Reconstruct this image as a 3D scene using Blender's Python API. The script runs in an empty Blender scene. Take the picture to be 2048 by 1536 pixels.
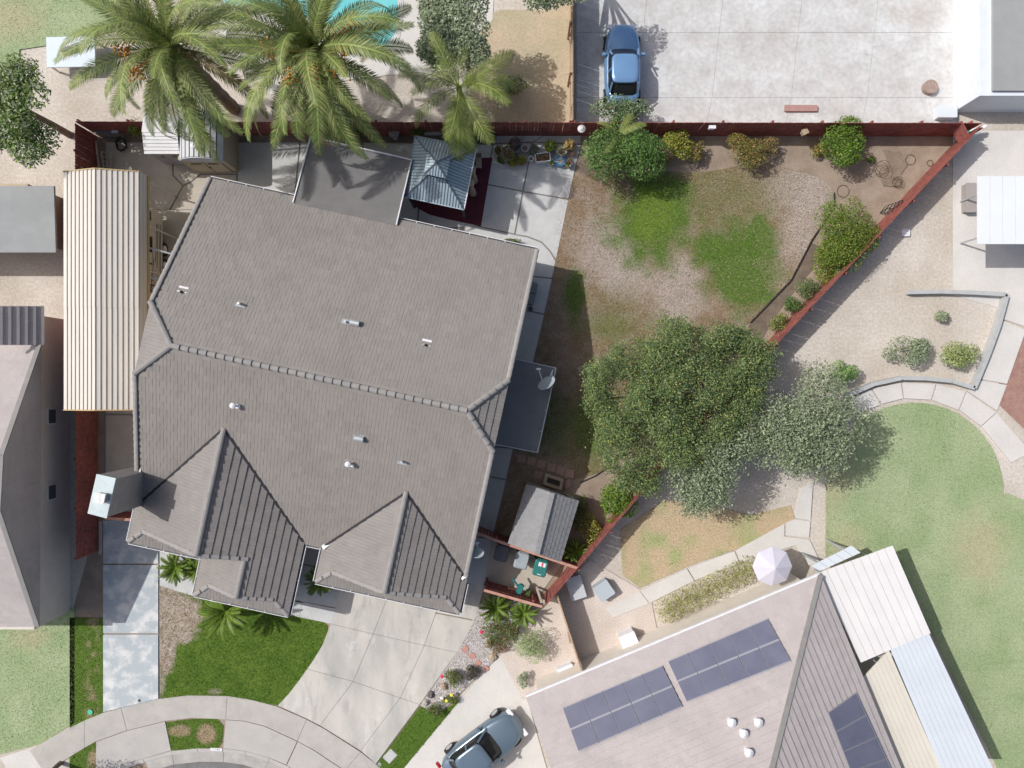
import bpy, math, random
import numpy as np
from mathutils import Vector, Matrix, Quaternion

S = bpy.context.scene
COL = S.collection
# ------------------------------------------------------------------ camera, sky, sun, exposure
H, F = 36.0, 1420.0            # drone height in metres, focal length in photo pixels
cam = bpy.data.cameras.new('camera'); camo = bpy.data.objects.new('camera', cam); COL.objects.link(camo)
camo.location = (0, 0, H); camo.rotation_euler = (0, 0, 0)
cam.sensor_width = 36.0; cam.lens = 36.0 * F / 2048.0; cam.clip_end = 1500; cam.clip_start = 0.5
S.camera = camo
SUN = Vector((0.83, -0.275, -1.0))          # the way the sunlight travels
w = bpy.data.worlds.new('World'); S.world = w; w.use_nodes = True
wn = w.node_tree.nodes; bg = wn['Background']
sky = wn.new('ShaderNodeTexSky'); sky.sky_type = 'NISHITA'; sky.sun_disc = False; sky.dust_density = 4.0; sky.ozone_density = 0.3; sky.air_density = 0.9
sky.sun_elevation = math.atan2(1.0, math.hypot(SUN.x, SUN.y)); sky.sun_rotation = math.atan2(-SUN.x, -SUN.y)
w.node_tree.links.new(sky.outputs[0], bg.inputs[0]); bg.inputs[1].default_value = 0.112
sl = bpy.data.lights.new('sun', 'SUN'); sl.energy = 3.4; sl.angle = math.radians(0.5); sl.color = (1.0, 0.98, 0.95)
slo = bpy.data.objects.new('sun', sl); COL.objects.link(slo); slo.rotation_euler = SUN.to_track_quat('-Z', 'Y').to_euler(); slo.location = (-20, 8, 40)
S.view_settings.view_transform = 'Standard'; S.view_settings.look = 'None'; S.view_settings.gamma = 1.0
S.view_settings.exposure = 0.0; S.view_settings.use_curve_mapping = False
S.cycles.max_bounces = 6

# ------------------------------------------------------------------ helpers
def at(px, py, z=0.0):
    k = (H - z) / F
    return Vector(((px - 1024) * k, -(py - 768) * k, z))
def gpx(x, y): return 1024 + x * F / H, 768 - y * F / H
R = random.Random(7)
NR = np.random.default_rng(11)
MATS = {}
def _nt(name):
    m = bpy.data.materials.new(name); m.use_nodes = True
    return m, m.node_tree.nodes, m.node_tree.links
def mat(name, c, c2=None, scale=3.0, rough=0.8, fine=0.0, fscale=60.0, bump=0.0, bscale=60.0, metal=0.0, spec=0.3, attr=False,
        stretch=None, cell=0.0, cscale=3.0, detail=4.0, lo=0.35, hi=0.65, stain=None):
    """Plain surface: base colour c drifting to c2 by noise on position, fine grain, bump."""
    if name in MATS: return MATS[name]
    m, n, l = _nt(name); b = n['Principled BSDF']
    b.inputs['Roughness'].default_value = rough; b.inputs['Metallic'].default_value = metal
    b.inputs['Specular IOR Level'].default_value = spec
    g = n.new('ShaderNodeNewGeometry'); pos = g.outputs['Position']
    if stretch:
        mp = n.new('ShaderNodeMapping'); mp.inputs['Scale'].default_value = stretch[:3]
        if len(stretch) > 3: mp.inputs['Rotation'].default_value = (0, 0, stretch[3])
        l.new(pos, mp.inputs[0]); pos = mp.outputs[0]
    if attr:
        a = n.new('ShaderNodeAttribute'); a.attribute_name = 'Col'; col = a.outputs[0]
    else:
        rgb = n.new('ShaderNodeRGB'); rgb.outputs[0].default_value = (*c, 1); col = rgb.outputs[0]
    if c2 is not None:
        t = n.new('ShaderNodeTexNoise'); t.inputs['Scale'].default_value = scale; t.inputs['Detail'].default_value = detail
        t.inputs['Roughness'].default_value = 0.6
        l.new(pos, t.inputs['Vector'])
        r = n.new('ShaderNodeMapRange'); r.inputs[1].default_value = lo; r.inputs[2].default_value = hi
        l.new(t.outputs[0], r.inputs[0])
        x = n.new('ShaderNodeMix'); x.data_type = 'RGBA'; l.new(r.outputs[0], x.inputs[0]); l.new(col, x.inputs[6]); x.inputs[7].default_value = (*c2, 1)
        col = x.outputs[2]
    for (sc_, ss_, s0, s1, sa_) in stain or []:
        t = n.new('ShaderNodeTexNoise'); t.inputs['Scale'].default_value = ss_; t.inputs['Detail'].default_value = 9; t.inputs['Roughness'].default_value = .7; t.inputs['Distortion'].default_value = .6
        l.new(pos, t.inputs['Vector']); r = n.new('ShaderNodeMapRange'); r.inputs[1].default_value = s0; r.inputs[2].default_value = s1; r.inputs[4].default_value = sa_; l.new(t.outputs[0], r.inputs[0])
        x = n.new('ShaderNodeMix'); x.data_type = 'RGBA'; l.new(r.outputs[0], x.inputs[0]); l.new(col, x.inputs[6]); x.inputs[7].default_value = (*sc_, 1); col = x.outputs[2]
    if cell > 0:
        v = n.new('ShaderNodeTexVoronoi'); v.inputs['Scale'].default_value = cscale; l.new(g.outputs['Position'], v.inputs['Vector'])
        sx = n.new('ShaderNodeSeparateColor'); l.new(v.outputs['Color'], sx.inputs[0])
        r = n.new('ShaderNodeMapRange'); r.inputs[3].default_value = 1 - cell; r.inputs[4].default_value = 1 + cell; l.new(sx.outputs[0], r.inputs[0])
        x = n.new('ShaderNodeVectorMath'); x.operation = 'SCALE'; l.new(col, x.inputs[0]); l.new(r.outputs[0], x.inputs[3]); col = x.outputs[0]
    if fine > 0:
        t = n.new('ShaderNodeTexNoise'); t.inputs['Scale'].default_value = fscale; t.inputs['Detail'].default_value = 3; l.new(g.outputs['Position'], t.inputs['Vector'])
        r = n.new('ShaderNodeMapRange'); r.inputs[1].default_value = 0.3; r.inputs[2].default_value = 0.7; r.inputs[3].default_value = 1 - fine; r.inputs[4].default_value = 1 + fine
        l.new(t.outputs[0], r.inputs[0])
        x = n.new('ShaderNodeVectorMath'); x.operation = 'SCALE'; l.new(col, x.inputs[0]); l.new(r.outputs[0], x.inputs[3]); col = x.outputs[0]
    l.new(col, b.inputs['Base Color'])
    if bump > 0:
        t = n.new('ShaderNodeTexNoise'); t.inputs['Scale'].default_value = bscale; t.inputs['Detail'].default_value = 4; l.new(g.outputs['Position'], t.inputs['Vector'])
        bu = n.new('ShaderNodeBump'); bu.inputs['Strength'].default_value = bump; bu.inputs['Distance'].default_value = 0.02
        l.new(t.outputs[0], bu.inputs['Height']); l.new(bu.outputs[0], b.inputs['Normal'])
    MATS[name] = m; return m
def leafmat(name, trans=0.3, rough=0.55):
    if name in MATS: return MATS[name]
    m, n, l = _nt(name); b = n['Principled BSDF']; out = n['Material Output']
    b.inputs['Roughness'].default_value = rough; b.inputs['Specular IOR Level'].default_value = 0.25
    a = n.new('ShaderNodeAttribute'); a.attribute_name = 'Col'
    l.new(a.outputs[0], b.inputs['Base Color'])
    t = n.new('ShaderNodeBsdfTranslucent'); l.new(a.outputs[0], t.inputs[0])
    x = n.new('ShaderNodeMixShader'); x.inputs[0].default_value = trans
    l.new(b.outputs[0], x.inputs[1]); l.new(t.outputs[0], x.inputs[2]); l.new(x.outputs[0], out.inputs[0])
    MATS[name] = m; return m

WM = {}
def wm(o): return WM.get(o.name, Matrix.Identity(4)) if o is not None else Matrix.Identity(4)
def tag(o, label=None, cat=None, group=None, kind=None):
    if label: o['label'] = label
    if cat: o['category'] = cat
    if group: o['group'] = group
    if kind: o['kind'] = kind
    return o
def thing(name, label, cat, loc, rotz=0.0, group=None):
    o = bpy.data.objects.new(name, None); COL.objects.link(o); o.empty_display_size = 0.2
    o.location = loc; o.rotation_euler = (0, 0, rotz)
    WM[o.name] = Matrix.Translation(Vector(loc)) @ Matrix.Rotation(rotz, 4, 'Z')
    return tag(o, label, cat, group)
def link(name, me, parent, M):
    """An object sharing mesh me, at world matrix M, under parent."""
    o = bpy.data.objects.new(name, me); COL.objects.link(o)
    if parent is not None:
        o.parent = parent; o.matrix_basis = wm(parent).inverted() @ M
    else: o.matrix_basis = M
    WM[o.name] = M.copy(); return o

class MB:
    def __init__(s): s.v = []; s.f = []; s.c = []
    def add(s, vs, fs):
        n = len(s.v); s.v += [tuple(p) for p in vs]; s.f += [tuple(i + n for i in f) for f in fs]; return s
    def box(s, c, d, rz=0.0, M=None):
        x, y, z = d[0] / 2, d[1] / 2, d[2] / 2
        p = [Vector((i * x, j * y, k * z)) for i in (-1, 1) for j in (-1, 1) for k in (-1, 1)]
        T = M if M is not None else Matrix.Rotation(rz, 4, 'Z')
        p = [T @ q + Vector(c) for q in p]
        return s.add(p, [(0, 1, 3, 2), (4, 6, 7, 5), (0, 4, 5, 1), (2, 3, 7, 6), (0, 2, 6, 4), (1, 5, 7, 3)])
    def bar(s, a, b, wd, ht, up=(0, 0, 1)):
        a, b = Vector(a), Vector(b); d = b - a; L = d.length; d.normalize()
        sd = d.cross(Vector(up)); 
        if sd.length < 1e-4: sd = Vector((1, 0, 0))
        sd.normalize(); u = sd.cross(d)
        M = Matrix((sd, d, u)).transposed().to_4x4()
        return s.box((a + b) / 2, (wd, L, ht), M=M)
    def tube(s, pts, r, n=8, cap=True):
        pts = [Vector(p) for p in pts]; rs = r if isinstance(r, (list, tuple)) else [r] * len(pts)
        base = len(s.v); ref = None
        for i, p in enumerate(pts):
            d = (pts[min(i + 1, len(pts) - 1)] - pts[max(i - 1, 0)]).normalized()
            if ref is None:
                ref = d.orthogonal().normalized()
            ref = (ref - d * ref.dot(d)).normalized(); q = d.cross(ref)
            s.v += [tuple(p + (ref * math.cos(t) + q * math.sin(t)) * rs[i]) for t in [2 * math.pi * k / n for k in range(n)]]
        for i in range(len(pts) - 1):
            for k in range(n):
                a = base + i * n + k; b = base + i * n + (k + 1) % n
                s.f.append((a, b, b + n, a + n))
        if cap:
            s.f.append(tuple(base + k for k in reversed(range(n)))); e = base + (len(pts) - 1) * n
            s.f.append(tuple(e + k for k in range(n)))
        return s
    def lathe(s, c, prof, n=20, M=None):
        base = len(s.v); c = Vector(c)
        for r, z in prof:
            for k in range(n):
                t = 2 * math.pi * k / n; q = Vector((r * math.cos(t), r * math.sin(t), z))
                s.v.append(tuple(c + (M @ q if M is not None else q)))
        for i in range(len(prof) - 1):
            for k in range(n):
                a = base + i * n + k; b = base + i * n + (k + 1) % n; s.f.append((a, b, b + n, a + n))
        s.f.append(tuple(base + (len(prof) - 1) * n + k for k in range(n)))
        return s
    def prism(s, poly, z0, z1, bottom=False):
        """poly: list of (x, y) counter-clockwise or not; top at z1."""
        A = sum(poly[i][0] * poly[(i + 1) % len(poly)][1] - poly[(i + 1) % len(poly)][0] * poly[i][1] for i in range(len(poly)))
        if A < 0: poly = poly[::-1]
        n = len(poly)
        vs = [(p[0], p[1], z0) for p in poly] + [(p[0], p[1], z1) for p in poly]
        fs = [tuple(range(n, 2 * n))] + [(i, (i + 1) % n, n + (i + 1) % n, n + i) for i in range(n)]
        if bottom: fs.append(tuple(reversed(range(n))))
        return s.add(vs, fs)
    def loft(s, rings, caps=True):
        base = len(s.v); n = len(rings[0])
        for r in rings: s.v += [tuple(p) for p in r]
        for i in range(len(rings) - 1):
            for k in range(n):
                a = base + i * n + k; b = base + i * n + (k + 1) % n; s.f.append((a, b, b + n, a + n))
        if caps:
            s.f.append(tuple(base + k for k in reversed(range(n)))); e = base + (len(rings) - 1) * n
            s.f.append(tuple(e + k for k in range(n)))
        return s
    def poly(s, pts): return s.add(pts, [tuple(range(len(pts)))])
    def mesh(s, name, m):
        me = bpy.data.meshes.new(name); me.from_pydata(s.v, [], s.f); me.materials.append(m)
        if s.c:
            a = me.color_attributes.new('Col', 'FLOAT_COLOR', 'POINT'); a.data.foreach_set('color', np.array([(*c, 1) for c in s.c], dtype=np.float32).ravel())
        return me
    def build(s, name, m, parent=None, origin=None, smooth=False):
        """World-space vertices; the object keeps its parent's frame (or the given origin)."""
        M = wm(parent).copy() if parent is not None else Matrix.Translation(Vector(origin) if origin is not None else Vector((0, 0, 0)))
        I = M.inverted(); s2 = MB(); s2.v = [tuple(I @ Vector(p)) for p in s.v]; s2.f = s.f; s2.c = s.c
        me = s2.mesh(name, m)
        if smooth: me.shade_smooth()
        return link(name, me, parent, M)

def np_mesh(name, V, n_per, m, C=None):
    """V: (faces*n_per, 3) world verts, each face its own n_per verts."""
    k = len(V) // n_per; me = bpy.data.meshes.new(name)
    me.vertices.add(len(V)); me.vertices.foreach_set('co', np.ascontiguousarray(V, dtype=np.float32).ravel())
    me.loops.add(len(V)); me.loops.foreach_set('vertex_index', np.arange(len(V), dtype=np.int32))
    me.polygons.add(k); me.polygons.foreach_set('loop_start', np.arange(0, len(V), n_per, dtype=np.int32))
    me.update(calc_edges=True)
    if C is not None:
        a = me.color_attributes.new('Col', 'FLOAT_COLOR', 'POINT')
        cc = np.ones((len(V), 4), dtype=np.float32); cc[:, :3] = np.repeat(C, n_per, axis=0) if len(C) == k else C
        a.data.foreach_set('color', cc.ravel())
    me.materials.append(m); me.validate(); return me

def inset(poly, d):
    n = len(poly); A = sum(poly[i][0] * poly[(i + 1) % n][1] - poly[(i + 1) % n][0] * poly[i][1] for i in range(n))
    sg = 1 if A > 0 else -1; out = []
    for i in range(n):
        p0, p1, p2 = Vector(poly[i - 1][:2]), Vector(poly[i][:2]), Vector(poly[(i + 1) % n][:2])
        e1, e2 = (p1 - p0).normalized(), (p2 - p1).normalized()
        n1, n2 = Vector((-e1.y, e1.x)) * sg, Vector((-e2.y, e2.x)) * sg
        m = n1 + n2; L2 = m.length_squared
        out.append(tuple(p1 + (m * (2 * d / max(L2, 0.6)))))
    return out
def inpoly(X, Y, poly):
    r = np.zeros(X.shape, bool); n = len(poly)
    for i in range(n):
        x0, y0 = poly[i][:2]; x1, y1 = poly[(i + 1) % n][:2]
        if y0 == y1: continue
        c = ((y0 > Y) != (y1 > Y)) & (X < (x1 - x0) * (Y - y0) / (y1 - y0) + x0); r ^= c
    return r
def clip(poly, conv):
    """clip plan polygon by convex polygon (Sutherland-Hodgman)"""
    n = len(conv); A = sum(conv[i][0] * conv[(i + 1) % n][1] - conv[(i + 1) % n][0] * conv[i][1] for i in range(n)); sg = 1 if A > 0 else -1
    for i in range(n):
        a, b = conv[i], conv[(i + 1) % n]; out = []
        def sd(p): return sg * ((b[0] - a[0]) * (p[1] - a[1]) - (b[1] - a[1]) * (p[0] - a[0]))
        for k in range(len(poly)):
            p, q = poly[k], poly[(k + 1) % len(poly)]; sp, sq = sd(p), sd(q)
            if sp >= 0: out.append(p)
            if (sp >= 0) != (sq >= 0):
                t = sp / (sp - sq); out.append((p[0] + (q[0] - p[0]) * t, p[1] + (q[1] - p[1]) * t))
        poly = out
        if len(poly) < 3: return []
    return poly
def W2(pxs, z=0.0): return [tuple(at(x, y, z)[:2]) for x, y in pxs]

LAYER = [0.0]
def sheet(name, pxs, m, label=None, z=None):
    LAYER[0] += 0.004; zz = LAYER[0] if z is None else z
    mb = MB(); P = W2(pxs); A = sum(P[i][0] * P[(i + 1) % len(P)][1] - P[(i + 1) % len(P)][0] * P[i][1] for i in range(len(P)))
    if A < 0: P = P[::-1]
    mb.poly([(p[0], p[1], zz) for p in P]); o = mb.build(name, m)
    return tag(o, label, None, None, 'structure')
def slab(parent, pxs, m, top=0.06, gap=0.006, name='concrete_slab', bot=0.0):
    P = inset(W2(pxs), gap); mb = MB(); mb.prism(P, bot, top - 0.006)
    Q = inset(P, 0.004); n = len(mb.v); mb.prism(Q, top - 0.006, top + R.uniform(-.002, .002)); 
    return mb.build(name, m, parent)
def ground_struct(name, label=None):
    o = bpy.data.objects.new(name, None); COL.objects.link(o); WM[o.name] = Matrix.Identity(4); return tag(o, label, None, None, 'structure')
# ------------------------------------------------------------------ materials
GREY_CONC = mat('patio_concrete', (.555, .56, .55), (.485, .485, .475), 1.2, .9, .06, 40, .15, 90)
DRIVE = mat('driveway_concrete', (.54, .515, .47), (.41, .40, .372), .8, .9, .06, 30, .15, 90, stretch=(1.0, .35, 1, .45), detail=6, lo=.4, hi=.66, stain=[((.27, .27, .265), 1.3, .54, .72, .7), ((.62, .61, .59), .9, .56, .68, .7), ((.40, .25, .15), .6, .66, .78, .6)])
WALK = mat('sidewalk_concrete', (.475, .45, .42), (.41, .39, .365), 1.0, .9, .05, 30, .15, 90, stain=[((.33, .32, .30), 1.2, .54, .74, .6), ((.56, .49, .40), .7, .55, .7, .5)])
APRON = mat('apron_concrete', (.475, .455, .43), (.43, .41, .39), .9, .9, .05, 30, .12, 90, stain=[((.34, .33, .32), 1.6, .56, .74, .6)])
RVPAD = mat('sealed_concrete', (.40, .445, .47), (.63, .63, .62), 1.3, .8, .08, 25, .1, 80, detail=10, lo=.46, hi=.62)
BEIGE = mat('beige_concrete', (.50, .455, .385), (.44, .40, .34), 1.5, .9, .06, 40, .15, 90)
SOIL = mat('yard_soil', (.25, .195, .15), (.34, .275, .215), 1.1, 1, .22, 26, .7, 25, detail=8)
SOIL_DARK = mat('dark_soil', (.135, .105, .08), (.19, .15, .12), 2, 1, .2, 30, .6, 40)  # plain darker soil tone for beds and pots
PALE_DIRT = mat('pale_dirt', (.46, .41, .35), (.57, .52, .465), .35, 1, .14, 8, .4, 10, detail=8)  # dirt lightened: whitish haze over the neighbours is put into the colour
TAN_DIRT = mat('tan_dirt', (.50, .40, .29), (.40, .36, .24), .5, 1, .12, 8, .4, 12, detail=8)
PALE_CONC = mat('hazed_concrete', (.60, .61, .61), (.47, .455, .44), .55, .9, .09, 5, .1, 60, detail=7, stain=[((.36, .34, .32), .8, .58, .74, .65), ((.45, .40, .35), .35, .56, .7, .5)])  # whitish haze painted into this concrete's colour, outside the lot
PALE_PATH = mat('pale_path_concrete', (.62, .60, .57), (.56, .54, .51), .6, .9, .05, 14, .1, 60)  # path tone raised the same way, haze mixed into it
PINK_GRAVEL = mat('pinkish_gravel', (.53, .46, .41), (.61, .54, .49), .6, 1, .2, 20, .6, 30)
ASPHALT = mat('asphalt', (.16, .155, .155), (.21, .205, .20), 1.5, .95, .18, 50, .3, 120)
GUTTERC = mat('gutter_concrete', (.46, .44, .41), (.36, .345, .325), 1.6, .9, .08, 30, .2, 80)
TILE = mat('roof_tile_concrete', (0, 0, 0), (.20, .185, .172), .5, lo=.48, hi=1.05, detail=8, rough=.88, fine=.10, fscale=45, bump=.25, bscale=120, attr=True)
CAPM = mat('ridge_cap_concrete', (.29, .28, .272), (.25, .242, .235), 2.5, .88, .10, 45, .25, 120)
RAKEM = mat('rake_tile_concrete', (.33, .315, .305), (.29, .278, .268), 2.5, .88, .08, 45, .2, 120)
STUCCO = mat('stucco', (.50, .44, .36), (.46, .40, .33), 2, .95, .05, 60, .4, 140)
WHITE = mat('white_paint', (.76, .77, .79), (.70, .70, .72), 4, .55)
ALU = mat('galvanised', (.50, .53, .55), (.42, .45, .47), 5, .45, .05, 50, metal=.35)
FENCE = mat('red_stained_wood', (.325, .106, .086), (.225, .078, .068), .9, .85, .14, 18, .3, 60, cell=.22, cscale=6.5)
FENCE_CAP = mat('weathered_rail', (.50, .30, .23), (.42, .20, .15), 3, .85, .1, 30)
TANWOOD = mat('tan_wood', (.42, .33, .23), (.34, .26, .18), 3, .8, .12, 30)
TRUNK = mat('bark', (.17, .125, .09), (.24, .185, .14), 6, .95, .2, 30, .6, 30)
DARK = mat('dark_metal', (.03, .03, .033), None, rough=.5)
RUBBER = mat('rubber', (.025, .025, .027), None, rough=.8)
GUT = mat('gutter_inside_shade', (.09, .09, .10), None, rough=.7); LEAF = leafmat('leaves'); FROND = leafmat('palm_leaflet', .2, .45); BLADE = leafmat('grass_blade', .3, .7)  # GUT: dark trough colour stands in for shade inside the gutter
LAWN = mat('lawn_base', (0, 0, 0), None, attr=True, rough=1, fine=.28, fscale=22, bump=.5, bscale=45)

# ------------------------------------------------------------------ the ground
def big(name, x0, y0, x1, y1, m, z):
    mb = MB(); mb.poly([(x0, y0, z), (x1, y0, z), (x1, y1, z), (x0, y1, z)]); return tag(mb.build(name, m), None, None, None, 'structure')
big('ground', -300, -300, 300, 300, PALE_DIRT, 0.0)

# lot soil
LOT = [(176, 262), (1932, 262), (1527, 706), (1282, 982), (1097, 1196), (785, 1540), (760, 1700), (140, 1700), (140, 1240), (176, 1110)]
sheet('yard_soil', LOT, SOIL)
sheet('dark_bed', [(1500, 645), (1580, 560), (1620, 485), (1660, 500), (1600, 570), (1545, 640), (1520, 690), (1480, 690)], SOIL_DARK)  # bed along the right fence in the darker soil tone
sheet('mulch_bed', [(1085, 300), (1160, 290), (1160, 262), (720, 262), (720, 285), (985, 285)], SOIL_DARK)

# neighbours' grounds
sheet('joint_bed', [(208, 284), (600, 284), (725, 286), (985, 284), (990, 272), (1160, 272), (1110, 520), (1064, 725), (985, 1078), (1000, 1100), (960, 1205), (900, 1195), (208, 1040)], mat('joint_dark', (.24, .225, .21), None, rough=1))
sheet('concrete_yard', [(1152, -300), (1915, -300), (1915, 238), (1880, 262), (1152, 262)], PALE_CONC)
sheet('dry_yard', [(940, 50), (1000, 20), (1110, 20), (1148, -200), (1150, 262), (940, 262)], TAN_DIRT)
sheet('pool_deck', [(640, -200), (1000, -200), (985, 40), (930, 90), (860, 150), (780, 150), (660, 165), (540, 190), (420, 60), (420, -200)], PALE_PATH)
sheet('patio_yard', [(1905, 262), (2300, 262), (2300, 620), (2010, 620), (1905, 590)], PALE_PATH)
sheet('red_mulch_bed', [(2060, 640), (1982, 795), (2060, 870), (2300, 900), (2300, 640)], mat('red_mulch', (.30, .17, .14), (.36, .22, .18), 3, 1, .2, 20, .5, 30))
sheet('front_walk', [(0, 1440 + 75), (80, 1490), (170, 1440), (170, 1493), (110, 1530), (40, 1570)], PALE_PATH)
sheet('side_driveway', [(1000, 1310), (1010, 1330), (1055, 1400), (1100, 1560), (1200, 1800), (560, 1800), (790, 1540)], PALE_PATH)
sheet('pinkish_bed', [(1095, 1190), (1180, 1120), (1300, 1190), (1320, 1290), (1045, 1400), (1000, 1310)], PINK_GRAVEL)
yp = ground_struct('yard_paving'); xs_ = [1153, 1300, 1452, 1610, 1762, 1912]; ys_ = [-190, -60, 66, 196, 262]
for i in range(5):
    for j in range(4): slab(yp, [(xs_[i] + 14 * (1 - j), ys_[j]), (xs_[i + 1] + 14 * (1 - j), ys_[j]), (xs_[i + 1] - 14 * j, ys_[j + 1]), (xs_[i] - 14 * j, ys_[j + 1])] if 0 < i < 4 else [(xs_[i] + (14 * (1 - j) if i else 0), ys_[j]), (xs_[i + 1] + (14 * (1 - j) if i < 4 else 0), ys_[j]), (xs_[i + 1] - (14 * j if i < 4 else 0), ys_[j + 1]), (xs_[i] - (14 * j if i else 0), ys_[j + 1])], PALE_CONC, .05, .005, 'paving_slab')
path = ground_struct('garden_path')
PW = [[(1700, 830), (1690, 800), (1740, 778), (1760, 810)], [(1762, 808), (1742, 777), (1800, 765), (1805, 797)], [(1807, 797), (1802, 765), (1870, 768), (1860, 800)], [(1862, 800), (1872, 768), (1930, 783), (1915, 820)],
      [(1917, 820), (1932, 784), (1990, 825), (1960, 852)], [(1961, 853), (1991, 826), (2060, 905), (2020, 925)], [(1932, 782), (1992, 822), (2012, 770), (1955, 760)], [(1956, 758), (2012, 768), (2050, 660), (2000, 640)], [(2001, 638), (2052, 655), (2075, 590), (2015, 580)],
      [(1600, 975), (1625, 965), (1620, 1040), (1588, 1035)], [(1588, 1037), (1620, 1042), (1617, 1075), (1570, 1070), (1570, 1045)], [(1568, 1046), (1568, 1072), (1618, 1078), (1640, 1125), (1615, 1130), (1590, 1090), (1480, 1125), (1470, 1100)],
      [(1468, 1101), (1478, 1126), (1390, 1160), (1375, 1135)], [(1373, 1136), (1388, 1161), (1300, 1205), (1280, 1180)], [(1279, 1181), (1298, 1206), (1225, 1235), (1210, 1215)]]
for p in PW: slab(path, p, PALE_PATH, .09, .008, 'path_slab', bot=-.02)

# ------------------------------------------------------------------ lawns: a coloured sheet and real blades
def lawn(name, label, pxpoly, colf, cell=.13, density=260, blade=(.05, .10), wd=.011, zoff=None, grass=True):
    P = W2(pxpoly); xs = [p[0] for p in P]; ys = [p[1] for p in P]
    x0, x1, y0, y1 = min(xs), max(xs), min(ys), max(ys)
    z = .03 if zoff is None else zoff
    mb = MB(); cen = []
    for a in np.arange(x0, x1, cell):
        for b in np.arange(y0, y1, cell):
            Q = [(a, b), (a + cell, b), (a + cell, b + cell), (a, b + cell)]
            ins = inpoly(np.array([q[0] for q in Q]), np.array([q[1] for q in Q]), P)
            if ins.all(): cl = Q
            else:
                cl = clip(P, Q)
                if len(cl) < 3: continue
                if sum(cl[k][0] * cl[(k + 1) % len(cl)][1] - cl[(k + 1) % len(cl)][0] * cl[k][1] for k in range(len(cl))) < 0: cl = cl[::-1]
            mb.add([(q[0], q[1], z) for q in cl], [tuple(range(len(cl)))])
    VV = np.array(mb.v); mb.c = [tuple(c) for c in colf(*gpx(VV[:, 0], VV[:, 1]), False)]
    o = mb.build(name, LAWN); tag(o, label, None, None, 'structure')
    if not grass: return
    N = int((x1 - x0) * (y1 - y0) * density); X = NR.uniform(x0, x1, N); Y = NR.uniform(y0, y1, N); k = inpoly(X, Y, P); X, Y = X[k], Y[k]; N = len(X)
    C = colf(*gpx(X, Y), True); th = NR.uniform(0, 2 * np.pi, N); L = NR.uniform(*blade, N); le = NR.uniform(.4, 1.3, N); a = th + np.pi / 2
    V = np.zeros((N, 3, 3)); ww = wd * NR.uniform(.7, 1.5, N)
    V[:, 0, 0] = X - np.cos(a) * ww; V[:, 0, 1] = Y - np.sin(a) * ww; V[:, 1, 0] = X + np.cos(a) * ww; V[:, 1, 1] = Y + np.sin(a) * ww; V[:, :2, 2] = z - .003
    V[:, 2, 0] = X + np.cos(th) * L * np.sin(le); V[:, 2, 1] = Y + np.sin(th) * L * np.sin(le); V[:, 2, 2] = z + L * np.cos(le) * .8
    o = link('grass', np_mesh('grass', V.reshape(-1, 3), 3, BLADE, C), None, Matrix.Identity(4))
    tag(o, label + ', its blades', 'grass', None, 'stuff')
def _n(px, py, s, seed):
    """cheap smooth value noise"""
    r = np.random.default_rng(seed); T = r.random((64, 64)); x = px / s % 64; y = py / s % 64
    i = np.floor(x).astype(int); j = np.floor(y).astype(int); fx = x - i; fy = y - j; fx = fx * fx * (3 - 2 * fx); fy = fy * fy * (3 - 2 * fy)
    i %= 64; j %= 64; i1 = (i + 1) % 64; j1 = (j + 1) % 64
    return T[i, j] * (1 - fx) * (1 - fy) + T[i1, j] * fx * (1 - fy) + T[i, j1] * (1 - fx) * fy + T[i1, j1] * fx * fy
def ell(px, py, cx, cy, rx, ry, rot=0.0, soft=.35, wob=.22, seed=1):
    c, s = math.cos(rot), math.sin(rot); dx, dy = px - cx, py - cy
    u = (dx * c + dy * s) / rx; v = (-dx * s + dy * c) / ry; d = np.sqrt(u * u + v * v) + wob * (_n(px, py, 22, seed) - .5) * 2 + .35 * wob * (_n(px, py, 6, seed + 9) - .5) * 2
    return np.clip((1 + soft / 2 - d) / soft, 0, 1)
def mixc(A, B, t): return A * (1 - t[:, None]) + B * t[:, None]
def _col(c, n): return np.tile(np.array(c, dtype=float), (n, 1))
def jitter(C, blades, amt=.28):
    if blades: C = C * NR.uniform(1 - amt, 1 + amt, (len(C), 1)) * NR.uniform(.92, 1.08, (len(C), 3))
    return C
GREEN = np.array((.085, .158, .022)); LUSH = np.array((.13, .205, .024)); DRYB = np.array((.255, .185, .118)); PALEB = np.array((.35, .285, .235)); OLIVE = np.array((.16, .16, .06))
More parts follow.
